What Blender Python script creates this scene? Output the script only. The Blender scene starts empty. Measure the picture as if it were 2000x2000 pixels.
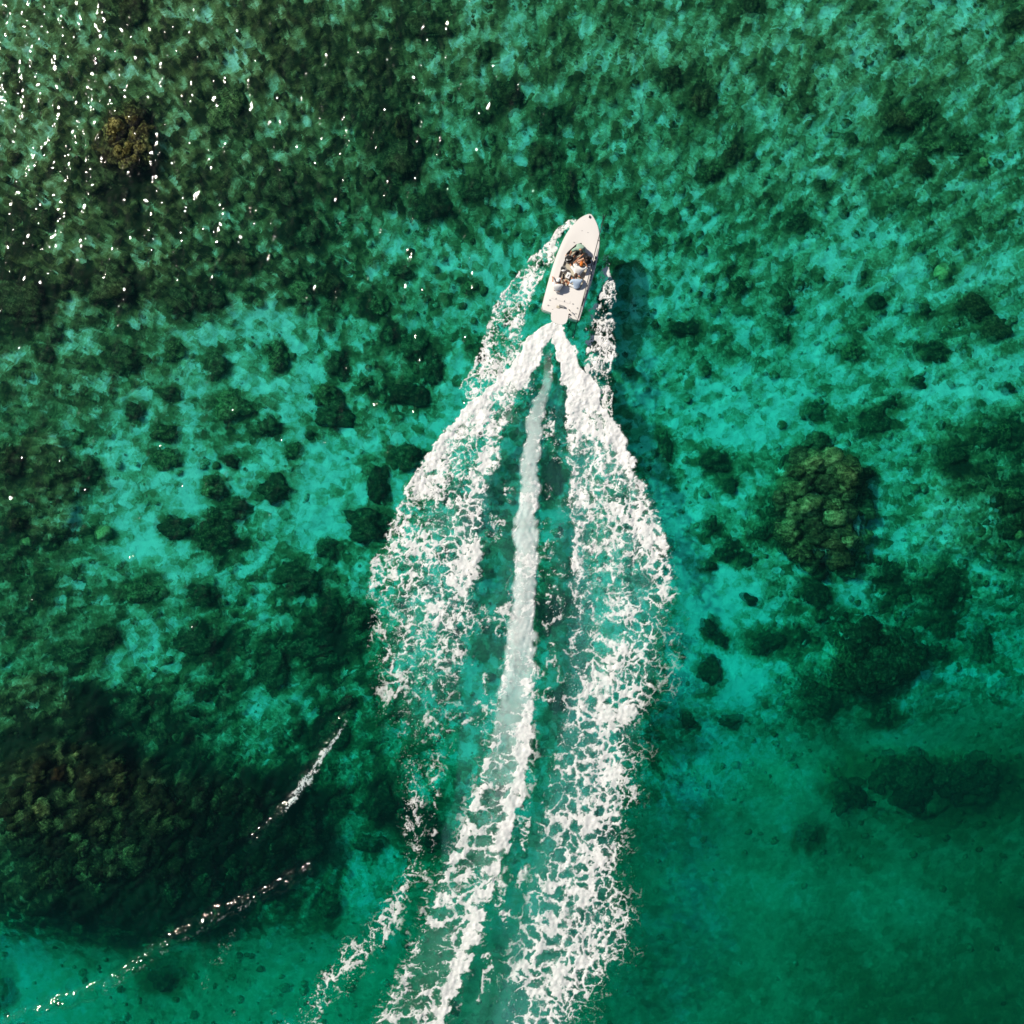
import bpy, bmesh, math, random
import numpy as np
from mathutils import Vector, Matrix, noise as mnoise

random.seed(7)
rng = np.random.RandomState(11)
SC = bpy.context.scene
COL = SC.collection

# ------------------------------------------------------------------ camera, sky, sun, exposure
S = 0.0265            # metres on the water per unit of the 2000-unit plan grid
FOV = math.radians(53.0)
H = 1000 * S / math.tan(FOV / 2)     # camera height over the water, about 53 m
cam_d = bpy.data.cameras.new('drone_camera')
cam_d.sensor_fit = 'HORIZONTAL'
cam_d.angle = FOV
cam_d.clip_start = 0.5
cam_d.clip_end = 3000
cam = bpy.data.objects.new('drone_camera', cam_d)
cam.location = (0, 0, H)
cam.rotation_euler = (0, 0, 0)
COL.objects.link(cam)
SC.camera = cam

SUN_ELEV = math.radians(42.0)
# shadows fall to the lower right of the picture: the sun stands at the upper left
SHADOW = Vector((35.0, -21.0)).normalized()
TO_SUN = Vector((-SHADOW.x * math.cos(SUN_ELEV), -SHADOW.y * math.cos(SUN_ELEV), math.sin(SUN_ELEV)))
world = bpy.data.worlds.new('World')
SC.world = world
world.use_nodes = True
wn = world.node_tree.nodes
wn.clear()
w_out = wn.new('ShaderNodeOutputWorld')
w_bg = wn.new('ShaderNodeBackground')
w_sky = wn.new('ShaderNodeTexSky')
w_sky.sky_type = 'NISHITA'
w_sky.sun_disc = False
w_sky.sun_elevation = SUN_ELEV
w_sky.sun_rotation = math.atan2(TO_SUN.x, TO_SUN.y)
w_bg.inputs['Strength'].default_value = 0.06
world.node_tree.links.new(w_sky.outputs[0], w_bg.inputs[0])
world.node_tree.links.new(w_bg.outputs[0], w_out.inputs[0])

sun_d = bpy.data.lights.new('sun', 'SUN')
sun_d.energy = 4.6
sun_d.angle = math.radians(0.5)
sun_d.color = (1.0, 0.915, 0.80)
sun = bpy.data.objects.new('sun', sun_d)
sun.rotation_euler = TO_SUN.to_track_quat('Z', 'Y').to_euler()
sun.location = (-40, 30, 60)
COL.objects.link(sun)

vs = SC.view_settings
vs.view_transform = 'Standard'
vs.look = 'None'
vs.exposure = 0.14
vs.gamma = 1.0
vs.use_curve_mapping = False
SC.render.engine = 'CYCLES'
cy = SC.cycles
cy.use_denoising = True
cy.max_bounces = 8
cy.diffuse_bounces = 2
cy.glossy_bounces = 2
cy.transmission_bounces = 2
cy.volume_bounces = 1
cy.transparent_max_bounces = 24
cy.sample_clamp_indirect = 4.0
cy.use_adaptive_sampling = False


# ------------------------------------------------------------------ helpers
def W(px, py, z=0.0):
    """plan position (2000-unit grid read off the picture, y downwards) and height -> world"""
    k = S * (H - z) / H
    return Vector(((px - 1000) * k, (1000 - py) * k, z))


def tag(o, label=None, cat=None, group=None, kind=None):
    if label: o['label'] = label
    if cat: o['category'] = cat
    if group: o['group'] = group
    if kind: o['kind'] = kind
    return o


def link(name, me, mat=None, parent=None):
    o = bpy.data.objects.new(name, me)
    COL.objects.link(o)
    if mat is not None:
        for m in (mat if isinstance(mat, (list, tuple)) else [mat]):
            me.materials.append(m)
    if parent is not None:
        o.parent = parent
    return o


def empty(name, loc=(0, 0, 0), rz=0.0):
    o = bpy.data.objects.new(name, None)
    o.location = loc
    o.rotation_euler = (0, 0, rz)
    o.empty_display_size = 0.3
    COL.objects.link(o)
    return o


def np_mesh(name, verts, quads=None, tris=None, smooth=True):
    """fast mesh from numpy arrays"""
    me = bpy.data.meshes.new(name)
    verts = np.asarray(verts, dtype=np.float32)
    me.vertices.add(len(verts))
    me.vertices.foreach_set('co', verts.ravel())
    loops, starts = [], []
    n = 0
    if quads is not None and len(quads):
        q = np.asarray(quads, dtype=np.int32)
        loops.append(q.ravel())
        starts.append(np.arange(len(q), dtype=np.int32) * 4 + n)
        n += q.size
    if tris is not None and len(tris):
        t = np.asarray(tris, dtype=np.int32)
        loops.append(t.ravel())
        starts.append(np.arange(len(t), dtype=np.int32) * 3 + n)
        n += t.size
    loops = np.concatenate(loops)
    starts = np.concatenate(starts)
    me.loops.add(len(loops))
    me.loops.foreach_set('vertex_index', loops)
    me.polygons.add(len(starts))
    me.polygons.foreach_set('loop_start', starts)
    me.update(calc_edges=True)
    me.validate()
    if smooth:
        me.polygons.foreach_set('use_smooth', np.ones(len(me.polygons), dtype=bool))
    return me


def bm_mesh(name, bm, smooth=False):
    me = bpy.data.meshes.new(name)
    bmesh.ops.recalc_face_normals(bm, faces=bm.faces)
    bm.to_mesh(me)
    bm.free()
    if smooth:
        for p in me.polygons: p.use_smooth = True
    return me


# lattice noise on arrays
_T = rng.rand(512, 512).astype(np.float32)


def vnoise(x, y, seed=0):
    x = x + seed * 37.17; y = y + seed * 91.73
    xi = np.floor(x).astype(np.int64); yi = np.floor(y).astype(np.int64)
    fx = (x - xi).astype(np.float32); fy = (y - yi).astype(np.float32)
    fx = fx * fx * fx * (fx * (fx * 6 - 15) + 10); fy = fy * fy * fy * (fy * (fy * 6 - 15) + 10)
    x0 = xi % 512; x1 = (xi + 1) % 512; y0 = yi % 512; y1 = (yi + 1) % 512
    return (_T[x0, y0] * (1 - fx) + _T[x1, y0] * fx) * (1 - fy) + (_T[x0, y1] * (1 - fx) + _T[x1, y1] * fx) * fy


def fbm(x, y, octs=4, seed=0, gain=0.5):
    s = 0; a = 1.0; t = 0
    for i in range(octs):
        s = s + a * vnoise(x * 2 ** i, y * 2 ** i, seed + i * 3 + 1); t += a; a *= gain
    return s / t


_JX = rng.rand(256, 256).astype(np.float32); _JY = rng.rand(256, 256).astype(np.float32)


def worley(x, y, seed=0):
    """nearest and second nearest feature distance"""
    x = x + seed * 13.7; y = y + seed * 29.3
    xi = np.floor(x).astype(np.int64); yi = np.floor(y).astype(np.int64)
    f1 = np.full(x.shape, 9.0, np.float32); f2 = f1.copy()
    for dx in (-1, 0, 1):
        for dy in (-1, 0, 1):
            cx = (xi + dx); cy_ = (yi + dy)
            px = cx + _JX[cx % 256, cy_ % 256]; py = cy_ + _JY[cx % 256, cy_ % 256]
            d = np.sqrt((px - x) ** 2 + (py - y) ** 2).astype(np.float32)
            f2 = np.minimum(f2, np.maximum(f1, d))
            f1 = np.minimum(f1, d)
    return f1, f2


def sstep(a, b, x):
    t = np.clip((x - a) / (b - a), 0, 1)
    return t * t * (3 - 2 * t)


def bilerp(grid, u, v):
    """smooth sampling of a small table; u, v in cells (0 at the first cell's centre)"""
    g = np.asarray(grid, dtype=np.float32)
    h, w = g.shape
    u = np.clip(u, 0, w - 1.001); v = np.clip(v, 0, h - 1.001)
    i = np.floor(u).astype(int); j = np.floor(v).astype(int)
    fu = u - i; fv = v - j
    fu = fu * fu * (3 - 2 * fu); fv = fv * fv * (3 - 2 * fv)
    return (g[j, i] * (1 - fu) + g[j, i + 1] * fu) * (1 - fv) + (g[j + 1, i] * (1 - fu) + g[j + 1, i + 1] * fu) * fv


# ------------------------------------------------------------------ materials
def new_mat(name):
    m = bpy.data.materials.new(name)
    m.use_nodes = True
    nt = m.node_tree
    nt.nodes.clear()
    out = nt.nodes.new('ShaderNodeOutputMaterial')
    return m, nt, nt.nodes, nt.links, out


def simple(name, col, rough=0.6, var=0.12, scale=14.0, metal=0.0, bump=0.0, spec=0.4):
    m, nt, N, L, out = new_mat(name)
    b = N.new('ShaderNodeBsdfPrincipled')
    b.inputs['Roughness'].default_value = rough
    b.inputs['Metallic'].default_value = metal
    b.inputs['Specular IOR Level'].default_value = spec
    tc = N.new('ShaderNodeTexCoord')
    nz = N.new('ShaderNodeTexNoise'); nz.inputs['Scale'].default_value = scale; nz.inputs['Detail'].default_value = 4
    L.new(tc.outputs['Object'], nz.inputs['Vector'])
    mr = N.new('ShaderNodeMapRange')
    mr.inputs['From Min'].default_value = 0.3; mr.inputs['From Max'].default_value = 0.7
    mr.inputs['To Min'].default_value = 1 - var; mr.inputs['To Max'].default_value = 1 + var
    L.new(nz.outputs[0], mr.inputs['Value'])
    mx = N.new('ShaderNodeMix'); mx.data_type = 'RGBA'; mx.blend_type = 'MULTIPLY'
    mx.inputs[0].default_value = 1.0
    mx.inputs[6].default_value = (*col, 1)
    L.new(mr.outputs[0], mx.inputs[7])
    L.new(mx.outputs[2], b.inputs['Base Color'])
    if bump > 0:
        bp = N.new('ShaderNodeBump'); bp.inputs['Strength'].default_value = bump; bp.inputs['Distance'].default_value = 0.02
        L.new(nz.outputs[0], bp.inputs['Height']); L.new(bp.outputs[0], b.inputs['Normal'])
    L.new(b.outputs[0], out.inputs['Surface'])
    return m


def math_node(N, L, op, a, b=None, c=None, clamp=False):
    n = N.new('ShaderNodeMath'); n.operation = op; n.use_clamp = clamp
    for i, v in enumerate((a, b, c)):
        if v is None: continue
        if isinstance(v, (int, float)): n.inputs[i].default_value = v
        else: L.new(v, n.inputs[i])
    return n.outputs[0]


def ramp(N, L, fac, stops):
    r = N.new('ShaderNodeValToRGB')
    e = r.color_ramp.elements
    while len(e) < len(stops): e.new(0.5)
    for el, (p, c) in zip(e, stops):
        el.position = p; el.color = (*c, 1)
    L.new(fac, r.inputs[0])
    return r.outputs[0]


# bottom colours: coral sand, dead coral turf, algae, dark coral
SAND = (0.77, 0.72, 0.58)
SAND2 = (0.38, 0.375, 0.20)
TURF = (0.195, 0.155, 0.056)
TURF2 = (0.088, 0.064, 0.022)
DARK = (0.022, 0.019, 0.009)


def seabed_material():
    m, nt, N, L, out = new_mat('reef_sand')
    geo = N.new('ShaderNodeNewGeometry')
    at = N.new('ShaderNodeAttribute'); at.attribute_name = 'cover'
    mot = N.new('ShaderNodeAttribute'); mot.attribute_name = 'mottle'
    warp = N.new('ShaderNodeTexNoise'); warp.inputs['Scale'].default_value = 3.2; warp.inputs['Detail'].default_value = 3
    L.new(geo.outputs['Position'], warp.inputs['Vector'])
    sub = N.new('ShaderNodeVectorMath'); sub.operation = 'MULTIPLY_ADD'
    L.new(warp.outputs['Color'], sub.inputs[0]); sub.inputs[1].default_value = (0.42, 0.42, 0.0)
    L.new(geo.outputs['Position'], sub.inputs[2])
    flat = N.new('ShaderNodeVectorMath'); flat.operation = 'MULTIPLY'
    L.new(sub.outputs[0], flat.inputs[0]); flat.inputs[1].default_value = (1, 1, 0.25)

    def vor(scale, ch):
        v = N.new('ShaderNodeTexVoronoi'); v.inputs['Scale'].default_value = scale
        v.inputs['Randomness'].default_value = 1.0
        L.new(flat.outputs[0], v.inputs['Vector'])
        s = N.new('ShaderNodeSeparateColor'); L.new(v.outputs['Color'], s.inputs[0])
        return s.outputs[ch]
    v1, v2, v3 = vor(1.5, 0), vor(2.9, 1), vor(6.0, 2)
    fine = N.new('ShaderNodeTexNoise'); fine.inputs['Scale'].default_value = 7.0; fine.inputs['Detail'].default_value = 5
    fine.inputs['Roughness'].default_value = 0.65
    L.new(geo.outputs['Position'], fine.inputs['Vector'])
    a = math_node(N, L, 'MULTIPLY', v1, 0.36)
    a = math_node(N, L, 'MULTIPLY_ADD', v2, 0.34, a)
    a = math_node(N, L, 'MULTIPLY_ADD', v3, 0.16, a)
    a = math_node(N, L, 'MULTIPLY_ADD', fine.outputs[0], 0.50, a)      # mean about 0.68
    a = math_node(N, L, 'SUBTRACT', a, 0.68)
    a = math_node(N, L, 'MULTIPLY', a, mot.outputs['Fac'])
    s = math_node(N, L, 'ADD', a, at.outputs['Fac'], clamp=True)
    c = ramp(N, L, s, [(0.0, SAND), (0.16, (0.62, 0.59, 0.48)), (0.36, SAND2), (0.56, TURF), (0.78, TURF2), (1.0, DARK)])
    b = N.new('ShaderNodeBsdfPrincipled')
    b.inputs['Roughness'].default_value = 0.95
    b.inputs['Specular IOR Level'].default_value = 0.0
    L.new(c, b.inputs['Base Color'])
    bp = N.new('ShaderNodeBump'); bp.inputs['Strength'].default_value = 0.6; bp.inputs['Distance'].default_value = 0.08
    L.new(a, bp.inputs['Height']); L.new(bp.outputs[0], b.inputs['Normal'])
    L.new(b.outputs[0], out.inputs['Surface'])
    return m


def coral_material(name, stops, scale=5.0):
    """living coral: blotches by position, a tint of its own for every lump"""
    m, nt, N, L, out = new_mat(name)
    geo = N.new('ShaderNodeNewGeometry')
    nz = N.new('ShaderNodeTexNoise'); nz.inputs['Scale'].default_value = scale; nz.inputs['Detail'].default_value = 6
    nz.inputs['Roughness'].default_value = 0.7
    L.new(geo.outputs['Position'], nz.inputs['Vector'])
    v = N.new('ShaderNodeTexVoronoi'); v.inputs['Scale'].default_value = scale * 2.2
    L.new(geo.outputs['Position'], v.inputs['Vector'])
    sp = N.new('ShaderNodeSeparateColor'); L.new(v.outputs['Color'], sp.inputs[0])
    at = N.new('ShaderNodeAttribute'); at.attribute_name = 'tint'
    oi = N.new('ShaderNodeObjectInfo')
    a = math_node(N, L, 'MULTIPLY_ADD', nz.outputs[0], 1.7, -0.40)
    a = math_node(N, L, 'MULTIPLY_ADD', sp.outputs[0], 0.35, a)
    a = math_node(N, L, 'ADD', a, at.outputs['Fac'])
    a = math_node(N, L, 'SUBTRACT', a, 0.12, clamp=True)
    c = ramp(N, L, a, stops)
    b = N.new('ShaderNodeBsdfPrincipled')
    b.inputs['Roughness'].default_value = 0.95
    b.inputs['Specular IOR Level'].default_value = 0.0
    L.new(c, b.inputs['Base Color'])
    bp = N.new('ShaderNodeBump'); bp.inputs['Strength'].default_value = 0.8; bp.inputs['Distance'].default_value = 0.06
    L.new(nz.outputs[0], bp.inputs['Height']); L.new(bp.outputs[0], b.inputs['Normal'])
    L.new(b.outputs[0], out.inputs['Surface'])
    return m


M_SEABED = seabed_material()
M_RUBBLE = coral_material('turf_covered_rubble', [(0.0, DARK), (0.3, TURF2), (0.6, TURF), (0.85, (0.30, 0.29, 0.15)), (1.0, (0.5, 0.46, 0.3))])
M_CORAL = {
    'dark': coral_material('dark_coral', [(0.0, (0.008, 0.007, 0.004)), (0.40, (0.022, 0.020, 0.009)), (0.65, (0.060, 0.060, 0.022)), (0.85, (0.13, 0.13, 0.05)), (1.0, (0.24, 0.23, 0.10))]),
    'olive': coral_material('olive_coral', [(0.0, (0.010, 0.009, 0.004)), (0.42, (0.028, 0.026, 0.010)), (0.62, (0.10, 0.10, 0.032)), (0.82, (0.22, 0.21, 0.075)), (1.0, (0.40, 0.37, 0.15))]),
    'brown': coral_material('brown_coral', [(0.0, (0.010, 0.007, 0.004)), (0.45, (0.030, 0.020, 0.008)), (0.75, (0.10, 0.072, 0.026)), (1.0, (0.24, 0.18, 0.07))]),
    'pale': coral_material('pale_yellow_coral', [(0.0, (0.06, 0.05, 0.015)), (0.4, (0.26, 0.23, 0.07)), (0.75, (0.45, 0.40, 0.14)), (1.0, (0.6, 0.55, 0.25))]),
}


def water_material():
    """clear sea water: rippled reflecting surface, green-blue absorption and a little scattering inside"""
    m, nt, N, L, out = new_mat('sea_water')
    geo = N.new('ShaderNodeNewGeometry')
    nz = N.new('ShaderNodeTexNoise'); nz.inputs['Scale'].default_value = 14.0; nz.inputs['Detail'].default_value = 2.0
    L.new(geo.outputs['Position'], nz.inputs['Vector'])
    bp = N.new('ShaderNodeBump'); bp.inputs['Strength'].default_value = 0.25; bp.inputs['Distance'].default_value = 0.012
    L.new(nz.outputs[0], bp.inputs['Height'])
    lw = N.new('ShaderNodeLayerWeight'); lw.inputs['Blend'].default_value = 0.5
    f = math_node(N, L, 'POWER', lw.outputs['Facing'], 5.0)
    f = math_node(N, L, 'MULTIPLY_ADD', f, 0.98, 0.02)
    tr = N.new('ShaderNodeBsdfTransparent')
    rf = N.new('ShaderNodeBsdfRefraction'); rf.inputs['IOR'].default_value = 1.33; rf.inputs['Roughness'].default_value = 0.02
    bent = N.new('ShaderNodeMixShader'); bent.inputs[0].default_value = 0.30
    L.new(tr.outputs[0], bent.inputs[1]); L.new(rf.outputs[0], bent.inputs[2])
    gl = N.new('ShaderNodeBsdfGlossy')
    gl.inputs['Roughness'].default_value = 0.048
    L.new(bp.outputs[0], gl.inputs['Normal'])
    mx = N.new('ShaderNodeMixShader')
    L.new(f, mx.inputs[0]); L.new(bent.outputs[0], mx.inputs[1]); L.new(gl.outputs[0], mx.inputs[2])
    L.new(mx.outputs[0], out.inputs['Surface'])
    ab = N.new('ShaderNodeVolumeAbsorption')
    ab.inputs['Color'].default_value = (1 - 0.56, 1 - 0.034, 1 - 0.041, 1); ab.inputs['Density'].default_value = 1.0
    scn = N.new('ShaderNodeVolumeScatter')
    scn.inputs['Color'].default_value = (0.08, 0.95, 0.92, 1); scn.inputs['Density'].default_value = 0.019
    scn.inputs['Anisotropy'].default_value = 0.5
    ad = N.new('ShaderNodeAddShader')
    L.new(ab.outputs[0], ad.inputs[0]); L.new(scn.outputs[0], ad.inputs[1])
    L.new(ad.outputs[0], out.inputs['Volume'])
    return m


def foam_material():
    """aerated white water; the film's own thickness (attribute) sets how much of the sea shows through"""
    m, nt, N, L, out = new_mat('white_water')
    at = N.new('ShaderNodeAttribute'); at.attribute_name = 'film'
    geo = N.new('ShaderNodeNewGeometry')
    nz = N.new('ShaderNodeTexNoise'); nz.inputs['Scale'].default_value = 11.0; nz.inputs['Detail'].default_value = 4.0
    L.new(geo.outputs['Position'], nz.inputs['Vector'])
    bp = N.new('ShaderNodeBump'); bp.inputs['Strength'].default_value = 0.22; bp.inputs['Distance'].default_value = 0.03
    L.new(nz.outputs[0], bp.inputs['Height'])
    df = N.new('ShaderNodeBsdfDiffuse'); df.inputs['Color'].default_value = (0.82, 0.82, 0.80, 1)
    L.new(bp.outputs[0], df.inputs['Normal'])
    tr = N.new('ShaderNodeBsdfTransparent')
    mx = N.new('ShaderNodeMixShader')
    L.new(at.outputs['Fac'], mx.inputs[0]); L.new(tr.outputs[0], mx.inputs[1]); L.new(df.outputs[0], mx.inputs[2])
    L.new(mx.outputs[0], out.inputs['Surface'])
    return m


M_WATER = water_material()
M_FOAM = foam_material()
M_BUBBLE = M_FOAM
M_GEL = simple('cream_gelcoat', (0.80, 0.77, 0.725), 0.35, 0.03, 6.0)
M_NONSKID = simple('cream_nonskid', (0.785, 0.755, 0.71), 0.7, 0.03, 60.0, bump=0.1)
M_FLOOR = simple('tan_cockpit_floor', (0.52, 0.475, 0.375), 0.8, 0.10, 9.0)
M_RUB = simple('pale_rub_rail', (0.62, 0.60, 0.55), 0.5, 0.05)
M_STEEL = simple('dull_steel', (0.30, 0.30, 0.29), 0.35, 0.05, metal=0.8)
M_BLACK = simple('black_plastic', (0.012, 0.012, 0.014), 0.45, 0.2)
M_NAVY = simple('navy_pad', (0.018, 0.03, 0.06), 0.7, 0.2)
M_GRAPH = simple('graphite_pole', (0.025, 0.028, 0.03), 0.4, 0.2)
M_GREYP = simple('grey_plastic', (0.28, 0.28, 0.27), 0.5, 0.08)
M_WHITEP = simple('white_plastic', (0.80, 0.79, 0.76), 0.45, 0.03)
M_SKIN = simple('sunlit_skin', (0.52, 0.25, 0.145), 0.55, 0.08, 8.0)
M_SKIN2 = simple('tanned_skin', (0.40, 0.17, 0.085), 0.55, 0.08, 8.0)
M_SKIN3 = simple('pale_skin', (0.66, 0.40, 0.28), 0.55, 0.06, 8.0)
M_HAIR = simple('dark_hair', (0.018, 0.012, 0.008), 0.6, 0.25, 30.0, bump=0.4)
M_HAIRB = simple('brown_hair', (0.075, 0.035, 0.018), 0.6, 0.2, 30.0, bump=0.4)
M_GREEN = simple('pale_green_cloth', (0.30, 0.44, 0.34), 0.9, 0.10, 10.0, bump=0.3)
M_WHITEC = simple('white_cloth', (0.86, 0.85, 0.82), 0.9, 0.05, 10.0, bump=0.3)
M_BLUE = simple('light_blue_cloth', (0.46, 0.58, 0.72), 0.9, 0.10, 10.0, bump=0.3)
M_BLACKC = simple('black_cloth', (0.014, 0.013, 0.013), 0.9, 0.2, 10.0, bump=0.3)
M_ORANGE = simple('orange_cloth', (0.62, 0.17, 0.025), 0.85, 0.1, 10.0, bump=0.2)
M_KHAKI = simple('brown_cloth', (0.16, 0.085, 0.045), 0.9, 0.12, 10.0, bump=0.3)
M_EYE = simple('eye_dark', (0.01, 0.008, 0.006), 0.3, 0.0)

# ------------------------------------------------------------------ the bottom: depth and cover read off the photograph
DEPTH = [
    [0.9, 0.9, 1.0, 1.2, 1.4, 1.6, 1.6, 1.6, 1.6, 1.6],
    [0.9, 1.0, 1.2, 1.4, 1.7, 1.9, 1.9, 1.9, 1.9, 1.9],
    [1.0, 1.1, 1.5, 1.9, 2.1, 2.3, 2.3, 2.3, 2.2, 2.1],
    [1.5, 1.7, 2.0, 2.2, 2.4, 2.6, 2.7, 2.7, 2.6, 2.4],
    [1.8, 2.0, 2.2, 2.4, 2.7, 2.9, 3.0, 2.9, 2.8, 2.6],
    [2.0, 2.2, 2.5, 2.7, 2.9, 3.1, 3.1, 3.0, 3.0, 3.0],
    [2.1, 2.4, 2.8, 3.1, 3.4, 3.5, 3.6, 3.8, 4.2, 4.6],
    [2.3, 2.5, 3.1, 3.7, 4.0, 4.3, 4.8, 5.6, 6.3, 6.8],
    [3.2, 3.2, 4.2, 4.9, 5.2, 5.6, 6.6, 7.2, 7.8, 8.2],
    [6.2, 6.2, 6.2, 6.2, 6.2, 6.6, 7.4, 7.8, 8.2, 8.6],
]
COVER = """
55667767655555555555
66567787655555565555
66866777655555555555
57977776455554555555
86777775544555554455
88878765544445554444
65644455543445444464
66543335433434433433
65334243334334334456
86324323543343376357
76127334433433663458
85444563444432242675
66447575344332256655
77777465433342267545
99997666434343345456
99999887544344445677
99999943544443445555
99999854433443444456
34555444444444455566
33444444554444556666
""".split()
COVER = [[int(c) for c in row] for row in COVER]

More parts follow.
